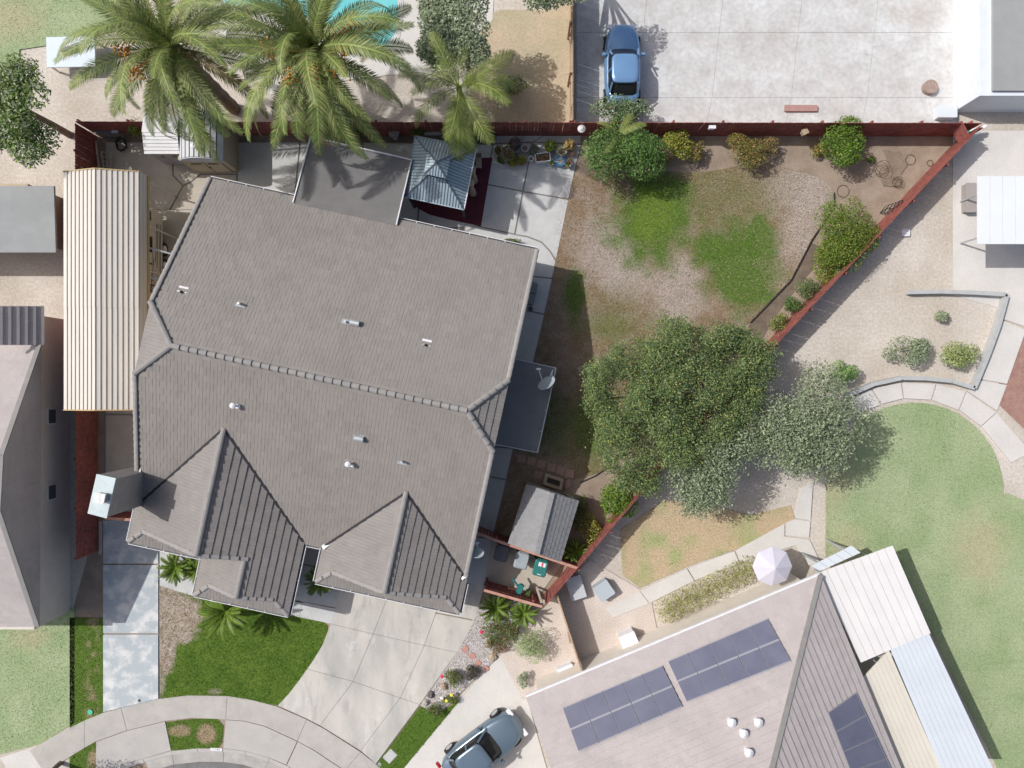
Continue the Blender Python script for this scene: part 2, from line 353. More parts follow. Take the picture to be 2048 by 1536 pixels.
def back_col(px, py, blades):
    n = len(px); C = mixc(_col(DRYB, n), _col(PALEB, n), np.clip(.25 + .9 * (_n(px, py, 14, 3) - .45), 0, 1))
    for e in ((1215, 505, 55, 65, 0), (1355, 590, 50, 75, 0), (1620, 430, 45, 110, .35), (1590, 380, 70, 40, 0), (1260, 560, 50, 40, 0)): C = mixc(C, _col((.40, .345, .305), n), .8 * ell(px, py, *e, soft=.8))
    for e in ((1430, 375, 130, 45, .05), (1225, 640, 75, 55, 0), (1460, 430, 90, 70, 0), (1200, 880, 60, 90, 0)): C = mixc(C, _col(OLIVE, n), .5 * ell(px, py, *e, soft=1.0))
    for e, a in (((1303, 438, 78, 92, .35), .95), ((1482, 545, 68, 98, -.55), .92), ((1425, 500, 42, 36, 0), .85), ((1325, 385, 55, 32, 0), .7), ((1150, 590, 20, 55, 0), .9), ((1520, 480, 32, 52, 0), .85), ((1185, 850, 40, 75, 0), .65), ((1660, 425, 12, 45, .2), .55), ((1215, 655, 50, 25, 0), .35), ((1105, 850, 50, 60, 0), .5)):
        t_ = a * ell(px, py, *e, soft=.7, wob=.27, seed=int(e[0]) % 50)
        if blades: t_ = (NR.random(n) < t_).astype(float)
        C = mixc(C, _col(GREEN, n), t_)
    C = mixc(C, _col(LUSH, n), .8 * ell(px, py, 1305, 430, 38, 52, .35, soft=.8))
    if blades:
        k = NR.random(n) < .16; C[k] = np.array((.50, .42, .31)) 
        k = NR.random(n) < .10; C[k] = np.array((.10, .09, .05))
    return jitter(C, blades)
def front_col(px, py, blades):
    n = len(px); C = mixc(_col((.056, .118, .012), n), _col((.112, .178, .026), n), np.clip(.2 + .6 * _n(px, py, 18, 5) + .7 * (_n(px, py, 5, 15) - .4), 0, 1))
    D = ell(px, py, 340, 1225, 62, 60, 0, .25, .25, 4); D = np.maximum(D, ell(px, py, 328, 1285, 26, 55, 0, .3, .3, 6)); D = np.maximum(D, .7 * ell(px, py, 322, 1345, 8, 50, 0, .5))
    D = np.maximum(D, .6 * ell(px, py, 432, 1383, 14, 6, 0, .5))
    d = mixc(_col((.29, .23, .16), n), _col((.46, .40, .35), n), _n(px, py, 5, 8))
    if blades: D = (NR.random(n) < D * .93).astype(float)
    C = mixc(C, d, D)
    return jitter(C, blades)
def strip_col(px, py, blades):
    n = len(px); C = _col((.09, .155, .022), n); d = np.clip(1.8 * (_n(px, py, 11, 12) - .45), 0, 1) * np.clip(1.2 - np.abs(px - 184) / 16, 0, 1)
    d = np.maximum(d, .8 * ell(px, py, 360, 1462, 22, 12)); d = np.maximum(d, .9 * ell(px, py, 413, 1468, 18, 18)); d = np.maximum(d, .8 * ell(px, py, 186, 1515, 10, 16))
    if blades: d = (NR.random(n) < d * .9).astype(float)
    return jitter(mixc(C, _col((.36, .27, .18), n), d), blades)
def out_col(px, py, blades):  # neighbours' lawn greens whitened, painting haze over them
    n = len(px); C = mixc(_col((.27, .35, .18), n), _col((.35, .41, .24), n), _n(px, py, 40, 21))
    for e in ((20, 40, 60, 45, 0), (60, 1275, 40, 20, 0), (1690, 1120, 40, 60, 0), (1960, 1100, 50, 70, 0), (1660, 960, 40, 70, .3)): C = mixc(C, _col((.42, .38, .24), n), .6 * ell(px, py, *e, soft=.9))
    return jitter(C, blades, .3)
def dry_col(px, py, blades):
    n = len(px); C = mixc(_col((.47, .37, .24), n), _col((.33, .36, .17), n), np.clip(2 * (_n(px, py, 30, 31) - .4), 0, 1))
    return jitter(C, blades, .15)
lawn('back_lawn', 'patchy green and straw coloured lawn behind the house', [(1112, 400), (1150, 350), (1235, 348), (1330, 342), (1370, 346), (1440, 340), (1480, 330), (1510, 326), (1545, 330), (1600, 343), (1648, 360), (1668, 385), (1668, 412), (1655, 432), (1622, 480), (1582, 558), (1500, 643), (1440, 690), (1330, 830), (1215, 940), (1175, 952), (1120, 965), (1060, 1000), (1010, 1060), (985, 1080), (1040, 850), (1105, 560)], back_col, density=640, wd=.009)
lawn('front_lawn', 'mown front lawn with a straw patch beside the concrete pad', [(319, 1160), (392, 1185), (420, 1150), (600, 1180), (600, 1228), (645, 1243), (655, 1250), (656, 1262), (645, 1290), (625, 1325), (600, 1358), (577, 1388), (556, 1410), (520, 1406), (455, 1393), (377, 1392), (320, 1400)], front_col, density=520)
lawn('side_strip', 'narrow grass strip left of the sealed driveway', [(140, 1235), (207, 1235), (207, 1426), (140, 1460)], strip_col, density=420)
lawn('parkway_strip', 'small grass island in the pavement by the kerb', [(333, 1444), (384, 1437), (435, 1437), (447, 1452), (444, 1485), (436, 1496), (343, 1500)], strip_col, density=520)
lawn('parkway_corner', 'corner of grass at the foot of the sidewalk', [(140, 1505), (193, 1483), (193, 1620), (140, 1620)], strip_col, density=420)
lawn('drive_side_lawn', 'wedge of green lawn beside the lower driveway', [(840, 1412), (872, 1428), (920, 1400), (800, 1545), (770, 1600), (740, 1560), (754, 1527)], lambda px, py, b: jitter(_col((.082, .150, .020), len(px)), b), density=420, zoff=.052)
lawn('west_lawn', 'pale green lawn before the neighbouring house', [(-200, 1200), (150, 1215), (150, 1445), (80, 1488), (-200, 1560)], out_col, cell=.2, density=150)
lawn('north_lawn', 'pale green lawn by the far palms', [(-200, -200), (300, -200), (240, 60), (140, 85), (40, 100), (40, 200), (-200, 220)], out_col, cell=.2, density=120, zoff=.056)
cir = [(1828 + 178 * math.cos(t), 985 + 180 * math.sin(t)) for t in [math.pi * (1.02 + i / 24) for i in range(25)]]
lawn('round_lawn', 'pale green lawn rounded off by the curved path', cir + [(2010, 985), (2300, 1100), (2300, 1900), (2010, 1600), (1990, 1530), (1780, 1095), (1690, 1125), (1650, 1120)], out_col, cell=.2, density=260, zoff=.056)
lawn('dry_lawn', 'sparse straw coloured grass by the curved path', [(1240, 1060), (1330, 1000), (1420, 1010), (1500, 1030), (1580, 1010), (1590, 1040), (1480, 1095), (1380, 1130), (1280, 1175), (1245, 1150)], dry_col, cell=.2, density=120, zoff=.056)

# ------------------------------------------------------------------ concrete laid in slabs
dr = ground_struct('driveway')
B, Cc, D = [(776, 1193), (747, 1267), (707, 1362), (641, 1450)], [(876, 1214), (849, 1290), (801, 1395), (722, 1500)], [(959, 1209), (914, 1304), (840, 1408), (752, 1527)]
A = [(690, 1150), (662, 1247), (615, 1337), (556, 1410)]
mb_ = [A[1], (656, 1262), (645, 1290), (628, 1320), A[2]]
for q in ([(692, 1140), (795, 1150), B[0], B[1], A[1]], [(797, 1150), (895, 1160), Cc[0], Cc[1], B[1], B[0]], [(897, 1160), (970, 1170), (955, 1222), (949, 1239), (872, 1224), Cc[0]], [(872, 1226), (949, 1241), (914, 1304), Cc[1]],
          [A[1], B[1], B[2], A[2], (628, 1318), (645, 1290), (656, 1262)], [B[1], Cc[1], Cc[2], B[2]], [Cc[1], D[1], D[2], Cc[2]],
          [A[2], B[2], B[3], (614, 1436), A[3], (577, 1388), (600, 1358)], [B[2], Cc[2], Cc[3], (690, 1480), B[3]], [Cc[2], D[2], D[3], Cc[3]]):
    slab(dr, q, DRIVE)
ew = ground_struct('entry_walk')
for q in ([(575, 1228), (599, 1234), (606, 1205), (580, 1200)], [(599, 1234), (662, 1247), (674, 1217), (606, 1203)], [(580, 1198), (674, 1215), (690, 1150), (592, 1125)], [(592, 1123), (690, 1148), (700, 1085), (600, 1075)]):
    slab(ew, q, GREY_CONC, .05)
sw_ = ground_struct('sidewalk')
so = [(60, 1500), (110, 1470), (170, 1440), (206, 1425), (243, 1415), (318, 1397), (377, 1390), (455, 1391), (505, 1399), (555, 1412), (614, 1438), (650, 1457), (722, 1503), (752, 1527), (830, 1590)]
si = [(90, 1545), (130, 1520), (170, 1495), (193, 1482), (255, 1460), (331, 1441), (384, 1435), (452, 1438), (490, 1441), (530, 1451), (595, 1481), (630, 1500), (690, 1540), (730, 1570), (800, 1630)]
for a, b in ((0, 2), (2, 4), (4, 7), (7, 10), (10, 12), (12, 14)):
    slab(sw_, so[a:b + 1] + si[a:b + 1][::-1], WALK, .055)
kc = [(140, 1580), (193, 1549), (240, 1531), (285, 1517), (343, 1501), (395, 1495.5), (445, 1496), (490, 1501), (540, 1515), (580, 1533), (640, 1572), (700, 1620)]
k2 = [(x + dx, y + dy) for (x, y), (dx, dy) in zip(kc, [(6, 7)] * 4 + [(2, 8)] * 4 + [(-3, 8)] * 4)]
k3 = [(x + dx, y + dy) for (x, y), (dx, dy) in zip(k2, [(14, 18)] * 3 + [(7, 20), (3, 20), (1, 20), (0, 20), (-3, 21), (-9, 20)] + [(-14, 18)] * 3)]
ap = ground_struct('apron')
slab(ap, [(193, 1483), (255, 1461), (331, 1442), (343, 1500), (285, 1517), (240, 1531), (193, 1549)], APRON, .05)
slab(ap, [(452, 1439), (490, 1442), (530, 1452), (595, 1482), (573, 1529), (540, 1515), (490, 1501), (447, 1496)], APRON, .05)
slab(ap, [(596, 1482), (630, 1501), (690, 1541), (730, 1571), (700, 1620), (640, 1572), (580, 1533), (574, 1530)], APRON, .05)
kb = ground_struct('kerb')
for a in range(0, 11): slab(kb, kc[a:a + 2] + k2[a:a + 2][::-1], APRON, .06 if a in (4, 5) else .045, .006, 'kerb_stone', bot=-.05)
gt = ground_struct('gutter')
for a in (0, 3, 4, 6, 8): slab(gt, k2[a:a + (1 if a in (3,) else 2) + 1] + k3[a:a + (1 if a in (3,) else 2) + 1][::-1], GUTTERC, .018, .008, 'gutter_slab', bot=-.05)
rd = ground_struct('road'); mb = MB(); P = W2(k3 + [(900, 1900), (-100, 1900)]); mb.prism(P, -.05, .012); mb.build('asphalt_surface', ASPHALT, rd)
pad = ground_struct('side_driveway_pad')
for q in ([(207, 1268), (318, 1268), (318, 1397), (243, 1415), (207, 1424)], [(207, 1129), (318, 1129), (318, 1266), (207, 1266)], [(207, 1040), (330, 1040), (318, 1085), (318, 1127), (207, 1127)]):
    slab(pad, q, RVPAD, .06, .012)
slab(pad, [(320, 1085), (420, 1085), (400, 1196), (320, 1171)], GREY_CONC, .055, .012)
slab(pad, [(199, 1042), (206, 1042), (206, 1108), (199, 1108)], BEIGE, .08, .004)
cp = ground_struct('carport_floor')
for q in ([(212, 830), (330, 830), (330, 1030), (212, 1030)], [(212, 690), (330, 690), (330, 828), (212, 828)], [(212, 560), (345, 560), (335, 688), (212, 688)], [(212, 420), (400, 420), (345, 558), (212, 558)]): slab(cp, q, BEIGE, .05, .012)
pt = ground_struct('patio')
for q in ([(212, 285), (346, 285), (346, 352), (366, 372), (340, 420), (212, 420)], [(348, 285), (474, 285), (474, 348), (402, 348), (385, 362), (368, 371), (348, 351)],
          [(402, 350), (474, 350), (474, 420), (342, 420), (368, 373), (386, 364)], [(476, 285), (600, 285), (585, 440), (476, 420)],
          [(602, 285), (725, 290), (715, 440), (587, 440)], [(727, 286), (850, 288), (832, 460), (717, 450)], [(852, 288), (985, 290), (958, 452), (835, 460)]):
    slab(pt, q, BEIGE if q[0][0] < 470 else GREY_CONC, .05, .012)
for q in ([(988, 272), (1085, 272), (1066, 284), (987, 287)], [(988, 289), (1064, 286), (1045, 382), (973, 368)], [(1066, 286), (1161, 290), (1137, 398), (1047, 383)], [(973, 370), (1045, 384), (1029, 468), (960, 453)],
          [(1047, 385), (1137, 400), (1112, 520), (1102, 503), (1084, 484), (1056, 473), (1031, 469)], [(1087, 272), (1161, 272), (1161, 288), (1068, 284)]):
    slab(pt, q, GREY_CONC, .05, .01)
sk = ground_struct('side_walk')
for q in ([(930, 448), (958, 454), (1029, 470), (1055, 475), (1083, 486), (1100, 504), (1111, 523), (1104, 556), (1045, 550), (1040, 500), (930, 490)], [(1045, 552), (1104, 558), (1088, 628), (1020, 612)], [(1020, 614), (1088, 630), (1066, 725), (1000, 720)], [(1000, 722), (1066, 727), (1045, 815), (970, 800)], [(970, 802), (1045, 817), (1026, 895), (960, 890)], [(960, 892), (1026, 897), (1012, 958), (940, 945)], [(940, 947), (1012, 960), (985, 1075), (925, 1070)]):
    slab(sk, q, GREY_CONC, .05, .01)
by = ground_struct('bin_yard_floor')
slab(by, [(925, 1072), (985, 1077), (965, 1180), (955, 1208), (900, 1200)], GREY_CONC, .05, .01)
slab(by, [(985, 1077), (1130, 1120), (1078, 1192), (966, 1162)], BEIGE, .045, .01)
# rug-red mat under the gazebo
mb = MB(); P = W2([(815, 318), (985, 316), (962, 453), (905, 441), (860, 430), (838, 418), (822, 405), (812, 388)]); mb.prism(P, .05, .066)
tag(mb.build('patio_mat', mat('burgundy_mat', (.115, .028, .042), (.095, .022, .034), 4, .95, .1, 40), origin=at(900, 380, .05)), 'large burgundy outdoor mat spread under the blue grey gazebo', 'mat')
# gravel strip of white and grey stones
sheet('gravel_bed', [(959, 1209), (985, 1188), (1090, 1205), (1000, 1310), (875, 1430), (840, 1410), (914, 1304)], mat('gravel_base', (.33, .30, .28), (.50, .47, .45), 30, 1, .3, 40, .6, 40))
P = W2([(962, 1213), (985, 1192), (1085, 1210), (995, 1312), (876, 1426), (846, 1408), (916, 1306)]); xs = [p[0] for p in P]; ys = [p[1] for p in P]
N = 26000; X = NR.uniform(min(xs), max(xs), N); Y = NR.uniform(min(ys), max(ys), N); k = inpoly(X, Y, P); X, Y = X[k][:9000], Y[k][:9000]; N = len(X)
tet = np.array([[1, 0, -.2], [-.5, .87, -.2], [-.5, -.87, -.2], [.1, .1, .7]]); fc = [(0, 1, 3), (1, 2, 3), (2, 0, 3)]
th = NR.uniform(0, 6.28, N); sc = NR.uniform(.018, .045, N); V = np.zeros((N, 9, 3)); zz = LAYER[0]
for i, f in enumerate(fc):
    for j, q in enumerate(f):
        x, y, z = tet[q]; V[:, i * 3 + j, 0] = X + sc * (x * np.cos(th) - y * np.sin(th)); V[:, i * 3 + j, 1] = Y + sc * (x * np.sin(th) + y * np.cos(th)); V[:, i * 3 + j, 2] = zz + .01 + sc * z * .8
pal = np.array([(.78, .76, .75), (.68, .65, .63), (.45, .44, .45), (.22, .21, .22), (.55, .45, .36), (.66, .60, .60), (.75, .74, .76)])
C = np.repeat(pal[NR.integers(0, 7, N)] * NR.uniform(.8, 1.1, (N, 1)), 3, axis=0)
tag(link('gravel', np_mesh('gravel', V.reshape(-1, 3), 3, mat('gravel_stone', (0, 0, 0), None, attr=True, rough=.9), C), None, Matrix.Identity(4)), 'white and grey gravel strip along the right of the driveway', 'gravel', None, 'stuff')
# ------------------------------------------------------------------ the house
EZ = 2.7; HA = math.radians(12.35)
NW = at(420, 357, EZ)
house = thing('house', 'single storey house with brown grey tiled hip and gable roof and white gutters', 'house', (NW.x, NW.y, 0), -HA)
HM = WM[house.name]
def hw(u, v, z): return HM @ Vector((u, -v, z))
class Plane:
    def __init__(s, p0, d, slope): s.p0 = p0; s.d = d; s.s = slope            # p0 = (u, v, z) on it, d = downhill in plan
    def z(s, u, v): return s.p0[2] - s.s * ((u - s.p0[0]) * s.d[0] + (v - s.p0[1]) * s.d[1])
PL = {
 'N': (Plane((0, 0, 2.7), (0, -1), .446), [[(0, 0), (15.72, 0), (15.72, 6.25), (14.3, 7.87), (1.6, 7.87), (0, 6.25)]], (0, 0)),
 'S': (Plane((0, 7.87, 6.21), (0, 1), .446), [[(1.6, 7.87), (14.3, 7.87), (15.72, 9.4), (15.72, 15.78), (-.02, 15.78), (-.02, 9.4)]], (0, 15.78)),
 'JW': (Plane((1.6, 7.87, 6.21), (-1, 0), .455), [[(0, 6.25), (1.6, 7.87), (0, 9.4)]], (0, 0)),
 'JE': (Plane((14.3, 7.87, 6.21), (1, 0), .50), [[(15.72, 6.25), (14.3, 7.87), (15.72, 9.4)]], (15.72, 0)),
 'LW': (Plane((3.97, 11, 4.82), (-1, 0), .522), [[(3.97, 10.98), (3.97, 16.66), (-.1, 16.66), (-.1, 15.75)], [(-.1, 16.66), (.69, 16.66), (-.1, 17.45)]], (-.1, 0)),
 'LE': (Plane((3.97, 11, 4.82), (1, 0), .522), [[(3.97, 10.98), (7.97, 15.72), (7.97, 16.66), (3.97, 16.66)], [(5.78, 16.66), (7.97, 16.66), (7.97, 18.45), (5.78, 18.45)], [(7.18, 18.45), (7.97, 18.45), (7.97, 19.22)]], (7.97, 0)),
 'LS': (Plane((0, 17.45, 2.7), (0, 1), .51), [[(-.1, 17.45), (3.45, 17.45), (4.4, 16.5), (.85, 16.5)]], (0, 17.45)),
 'SW': (Plane((5.78, 18, 3.86), (-1, 0), .498), [[(5.78, 16.62), (5.78, 18.45), (3.45, 18.45), (3.45, 16.62)], [(3.45, 18.45), (4.22, 18.45), (3.45, 19.22)]], (3.45, 0)),
 'SS': (Plane((0, 19.22, 2.7), (0, 1), .51), [[(3.45, 19.22), (7.97, 19.22), (7.05, 18.3), (4.37, 18.3)]], (0, 19.22)),
 'RW': (Plane((12.33, 12, 4.33), (-1, 0), .471), [[(12.33, 12.08), (12.33, 16.66), (8.87, 16.66), (8.87, 15.72)], [(8.87, 16.66), (9.65, 16.66), (8.87, 17.42)]], (8.87, 0)),
 'RE': (Plane((12.33, 12, 4.33), (1, 0), .471), [[(12.33, 12.08), (15.78, 15.75), (15.78, 16.66), (12.33, 16.66)], [(15.0, 16.66), (15.78, 16.66), (15.78, 17.42)]], (15.78, 0)),
 'RS': (Plane((0, 17.42, 2.7), (0, 1), .50), [[(8.87, 17.42), (15.78, 17.42), (14.85, 16.5), (9.8, 16.5)]], (0, 17.42)),
}
mb = MB()
for pl, polys, _ in PL.values():
    for q in polys:
        pts = [hw(u, v, pl.z(u, v) - .05) for u, v in q]
        A = sum(pts[i].x * pts[(i + 1) % len(pts)].y - pts[(i + 1) % len(pts)].x * pts[i].y for i in range(len(pts)))
        mb.poly(pts if A > 0 else pts[::-1])
roof = mb.build('roof', mat('roof_underlay', (.16, .15, .14), None), house)
# walls: stucco under the roof, standing back from the eaves
def wall(q, z0=0, z1=2.62, name='wall', m=STUCCO):
    mb = MB(); P = [tuple(hw(u, v, 0)[:2]) for u, v in q]; mb.prism(P, z0, z1); return mb.build(name, m, house)
wall([(.45, .55), (15.27, .55), (15.27, 15.2), (.45, 15.2)]); wall([(.4, 15.21), (7.45, 15.21), (7.45, 16.9), (.4, 16.9)]); wall([(4.0, 16.91), (7.45, 16.91), (7.45, 18.7), (4.0, 18.7)]); wall([(9.35, 15.21), (15.25, 15.21), (15.25, 16.95), (9.35, 16.95)])
for uu in (.35, 15.27):                          # gable walls under the rakes
    mb = MB(); a = [(uu, .6), (uu, 6.3), (uu, 9.35), (uu, 15.1)]; zz = [2.63, 5.3, 5.3, 2.7]
    mb.loft([[hw(u, v, 2.62) for u, v in a] + [hw(u, v, z - .12) for (u, v), z in zip(a[::-1], zz[::-1])], [hw(u + .1, v, 2.62) for u, v in a] + [hw(u + .1, v, z - .12) for (u, v), z in zip(a[::-1], zz[::-1])]])
    mb.build('gable_wall', STUCCO, house)
for (ua, ub, ur, zr, v) in ((.9, 7.0, 3.97, 4.7, 16.52), (4.4, 7.0, 5.78, 3.75, 18.32), (9.9, 14.8, 12.33, 4.2, 16.52)):
    mb = MB(); zb = 2.95; q = [(ua, zb), (ub, zb), (ur, zr)]
    mb.loft([[hw(u, v, z) for u, z in q], [hw(u, v + .08, z) for u, z in q]]); mb.build('gable_wall', STUCCO, house)
# roof tiles
TW = .315; EXP = .318
TPAL = [(.262, .243, .229), (.256, .239, .226), (.250, .232, .218), (.266, .246, .230), (.258, .238, .224), (.246, .230, .219)]
WARM = {'S': (1.0, .985, .96), 'LE': (1, .99, .985), 'RE': (1, .99, .985)}
def tcol(key): c = R.choice(TPAL); w_ = WARM.get(key, (1, 1, 1)); k = R.uniform(.97, 1.03); return tuple(a * b * k for a, b in zip(c, w_))
def tile_mesh(name, slope, col):
    s = math.sqrt(1 + slope * slope); L = EXP * s + .07; h = .062; w2 = TW / 2 - .002; t0 = .012
    xs = [-w2, -.012, 0, .012, w2]; v = []
    for y, hh in ((0, h), (L, t0 + .006)):                  # y=0: lower edge; local y runs uphill
        for i, x in enumerate(xs): v.append((x, y, hh - (.011 if i == 2 else 0)))
    v += [(-w2, 0, h - .06), (w2, 0, h - .06), (-w2, L, 0), (w2, L, 0)]
    f = [(i, i + 1, i + 6, i + 5) for i in range(4)] + [(10, 11, 4, 3, 2, 1, 0), (12, 10, 0, 5), (11, 13, 9, 4)]
    mb = MB(); mb.add(v, f); mb.c = [col] * len(v); return mb.mesh(name, TILE)
cands = []; bulk = MB()
OVER = ('LW', 'LE', 'RW', 'RE')
for key, (pl, polys, org) in PL.items():
    du, dv = pl.d; au, av = -dv, du; s = pl.s; mes = [tile_mesh('roof_tile', s, tcol(key)) for _ in range(8)]; me = mes[0]
    vs = [Vector(v.co) for v in me.vertices]; fs = [tuple(p.vertices) for p in me.polygons]
    R3 = HM.to_3x3(); ca = R3 @ Vector((au, -av, 0)); up = (R3 @ Vector((-du, dv, s))).normalized(); nn = ca.cross(up); 
    if nn.z < 0: ca = -ca; nn = ca.cross(up); 
    for q in polys:
        # plan coordinates: t = distance uphill from the eave, a = along the eave
        T = [-( (u - org[0]) * du + (v - org[1]) * dv) for u, v in q]; Aa = [(u * au + v * av) for u, v in q]
        for i in range(int(math.floor(min(T) / EXP)), int(max(T) / EXP) + 1):
            t = i * EXP
            for j in range(int(math.floor(min(Aa) / TW)) - 1, int(max(Aa) / TW) + 2):
                a = (j + (.5 if i % 2 else 0)) * TW
                def uv(tt, aa): 
                    bu, bv = org[0] * abs(du), org[1] * abs(dv)
                    return (bu - du * tt + au * aa, bv - dv * tt + av * aa)
                quad = [uv(t, a - TW / 2), uv(t, a + TW / 2), uv(t + EXP, a + TW / 2), uv(t + EXP, a - TW / 2)]
                cl = clip(quad, q)
                if len(cl) < 3: continue
                area = abs(sum(cl[k][0] * cl[(k + 1) % len(cl)][1] - cl[(k + 1) % len(cl)][0] * cl[k][1] for k in range(len(cl)))) / 2
                if area < .006: continue
                cu, cv = sum(p[0] for p in cl) / len(cl), sum(p[1] for p in cl) / len(cl)
                if key == 'S' and any(PL[o][0].z(cu, cv) > pl.z(cu, cv) + .16 and cv > 10.5 and ((o in ('LW', 'LE') and cu < 8.1) or (o in ('RW', 'RE') and cu > 8.8)) for o in OVER) and not (cv < 10.9):
                    if min(PL['LW'][0].z(cu, cv), PL['LE'][0].z(cu, cv)) > pl.z(cu, cv) + .16 and cu < 8.1: continue
                    if min(PL['RW'][0].z(cu, cv), PL['RE'][0].z(cu, cv)) > pl.z(cu, cv) + .16 and cu > 8.8: continue
                c0 = uv(t, a); base = hw(c0[0], c0[1], pl.z(*c0)); jz = R.uniform(-.004, .004); ry = R.uniform(-.006, .006)
                if area > TW * EXP * .985:
                    M = Matrix((ca, up, nn)).transposed().to_4x4(); M.translation = base + nn * jz; M = M @ Matrix.Rotation(ry, 4, 'Z')
                    vis = key in ('N', 'S', 'LE', 'LW', 'RW', 'RE') and not (key == 'N' and 6.0 < c0[0] < 13 and c0[1] < 3)
                    dist = (base - Vector((0, 0, H))).length
                    cands.append((dist if vis else 1e3, R.choice(mes), M, vs, fs, key))
                else:
                    top = [hw(u, v, pl.z(u, v)) + nn * (.060 - .045 * max(0, min(1, (-((u - org[0]) * du + (v - org[1]) * dv) - t) / EXP)) + jz) for u, v in cl]
                    n_ = (top[1] - top[0]).cross(top[2] - top[0])
                    if n_.z < 0: top = top[::-1]
                    b = [p - nn * .06 for p in top]; k = len(top)
                    bulk.add(top + b, [tuple(range(k))] + [(x, k + x, k + (x + 1) % k, (x + 1) % k) for x in range(k)]); bulk.c += [tcol(key)] * (2 * k)
cands.sort(key=lambda c: c[0])
for d, me, M, vs, fs, key in cands[:300]: link('roof_tile', me, roof, M)
for d, me, M, vs, fs, key in cands[300:]: bulk.add([M @ v for v in vs], fs); bulk.c += [tcol(key)] * len(vs)
o = bulk.build('roof_tiles', TILE, roof); o['kind'] = 'stuff'
# ridge, hip and rake caps, each its own tile
def cap_mesh(name, L, wd, h, m):
    mb = MB(); n = 5; rings = []
    for y, sc, dz in ((0, 1.12, .04), (L, .93, 0)):
        rings.append([(math.cos(math.pi * k / n) * wd / 2 * sc, y, math.sin(math.pi * k / n) * h * sc + dz - .02) for k in range(n + 1)])
    mb.loft(rings); return mb.mesh(name, m)
CAP = cap_mesh('ridge_cap', .42, .24, .10, CAPM)
def caps(a, b, me=CAP, name='ridge_cap', step=.375, lift=.0, wob=.004):
    a, b = Vector(a), Vector(b); d = (b - a); n = max(1, int(d.length / step)); st = d / n; d.normalize()
    x = d.cross(Vector((0, 0, 1))).normalized(); z = x.cross(d); M = Matrix((x, d, z)).transposed().to_4x4()
    for i in range(n):
        T = M.copy(); T.translation = a + st * i + z * (lift + R.uniform(-wob, wob)); link(name, me, roof, T)
r1, r2 = hw(1.6, 7.87, 6.25), hw(14.3, 7.87, 6.25)
caps(r2, r1, lift=.0)
for e in ((0, 6.25, 5.55), (0, 9.4, 5.56)): caps(hw(*e), r1)
for e in ((15.72, 6.25, 5.55), (15.72, 9.4, 5.56)): caps(hw(*e), r2)
caps(hw(3.97, 16.7, 4.86), hw(3.97, 11.0, 4.86)); caps(hw(5.78, 18.5, 3.9), hw(5.78, 16.75, 3.9)); caps(hw(12.33, 16.7, 4.37), hw(12.33, 12.1, 4.37))
RAKE = cap_mesh('rake_tile', .40, .20, .055, RAKEM)
for a, b in (((-.06, 17.42, 2.74), (.69, 16.68, 3.12)), ((7.93, 19.2, 2.74), (7.2, 18.47, 3.12)), ((3.5, 19.2, 2.74), (4.22, 18.47, 3.1)), ((8.92, 17.38, 2.74), (9.65, 16.68, 3.08)), ((15.74, 17.38, 2.74), (15.0, 16.68, 3.08))): caps(hw(*a), hw(*b), RAKE, 'hip_cap', lift=.02)
for a, b in (((.69, 16.7, 3.12), (3.9, 16.7, 4.8)), ((5.9, 16.7, 3.82), (4.05, 16.7, 4.8)), ((4.22, 18.5, 3.1), (5.7, 18.5, 3.84)), ((7.2, 18.5, 3.12), (5.86, 18.5, 3.84)), ((9.65, 16.7, 3.08), (12.26, 16.7, 4.3)), ((15.0, 16.7, 3.08), (12.4, 16.7, 4.3))): caps(hw(*a), hw(*b), RAKE, 'rake_tile', lift=.02)
for uu in (0.02, 15.70):
    for a, b in (((uu, .02, 2.73), (uu, 6.25, 5.52)), ((uu, 15.7 if uu > 1 else 13.9, 2.74 if uu > 1 else 3.56), (uu, 9.4, 5.55))): caps(hw(*a), hw(*b), RAKE, 'rake_tile', .318, lift=.055, wob=.008)
# white gutters with their straps, valley flashings
def gutter(a, b, out):
    a, b = hw(*a, 2.63), hw(*b, 2.63); o = (HM.to_3x3() @ Vector((out[0], -out[1], 0))) * .06; mb = MB()
    d = (b - a).normalized(); L = (b - a).length
    mb.bar(a + o * .05, b + o * .05, .012, .10); mb.bar(a + o * 1.95, b + o * 1.95, .026, .12); tr_ = MB(); tr_.bar(a + o - Vector((0, 0, .06)), b + o - Vector((0, 0, .06)), .115, .02)
    for k in range(1, int(L / .85)): p = a + d * (k * .85); mb.bar(p - o * .6 + Vector((0, 0, .055)), p + o * 2 + Vector((0, 0, .055)), .035, .01)
    tr_.build('gutter_trough', GUT, mb.build('gutter', WHITE, house))
for a, b, o_ in (((0, 0), (4.05, 0), (0, -1)), ((9.05, 0), (15.72, 0), (0, -1)), ((-.1, 15.9), (-.1, 17.45), (-1, 0)), ((-.1, 17.45), (3.4, 17.45), (0, 1)), ((3.45, 17.5), (3.45, 19.22), (-1, 0)), ((3.45, 19.22), (7.97, 19.22), (0, 1)), ((7.97, 15.85), (7.97, 19.22), (1, 0)),
                ((8.05, 15.78), (8.8, 15.78), (0, 1)), ((8.87, 15.8), (8.87, 17.42), (-1, 0)), ((8.87, 17.42), (15.78, 17.42), (0, 1)), ((15.78, 16.0), (15.78, 17.42), (1, 0))): gutter(a, b, o_)
VAL = mat('valley_metal', (.035, .035, .04), None, rough=.7)
for a, b in (((3.97, 11.0), (-.05, 15.72)), ((3.97, 11.0), (7.93, 15.7)), ((12.33, 12.1), (8.95, 15.66)), ((12.33, 12.1), (15.7, 15.72))):
    mb = MB(); mb.bar(hw(*a, PL['S'][0].z(*a) + .085), hw(*b, PL['S'][0].z(*b) + .085), .10, .02); mb.build('valley_flashing', VAL, house)
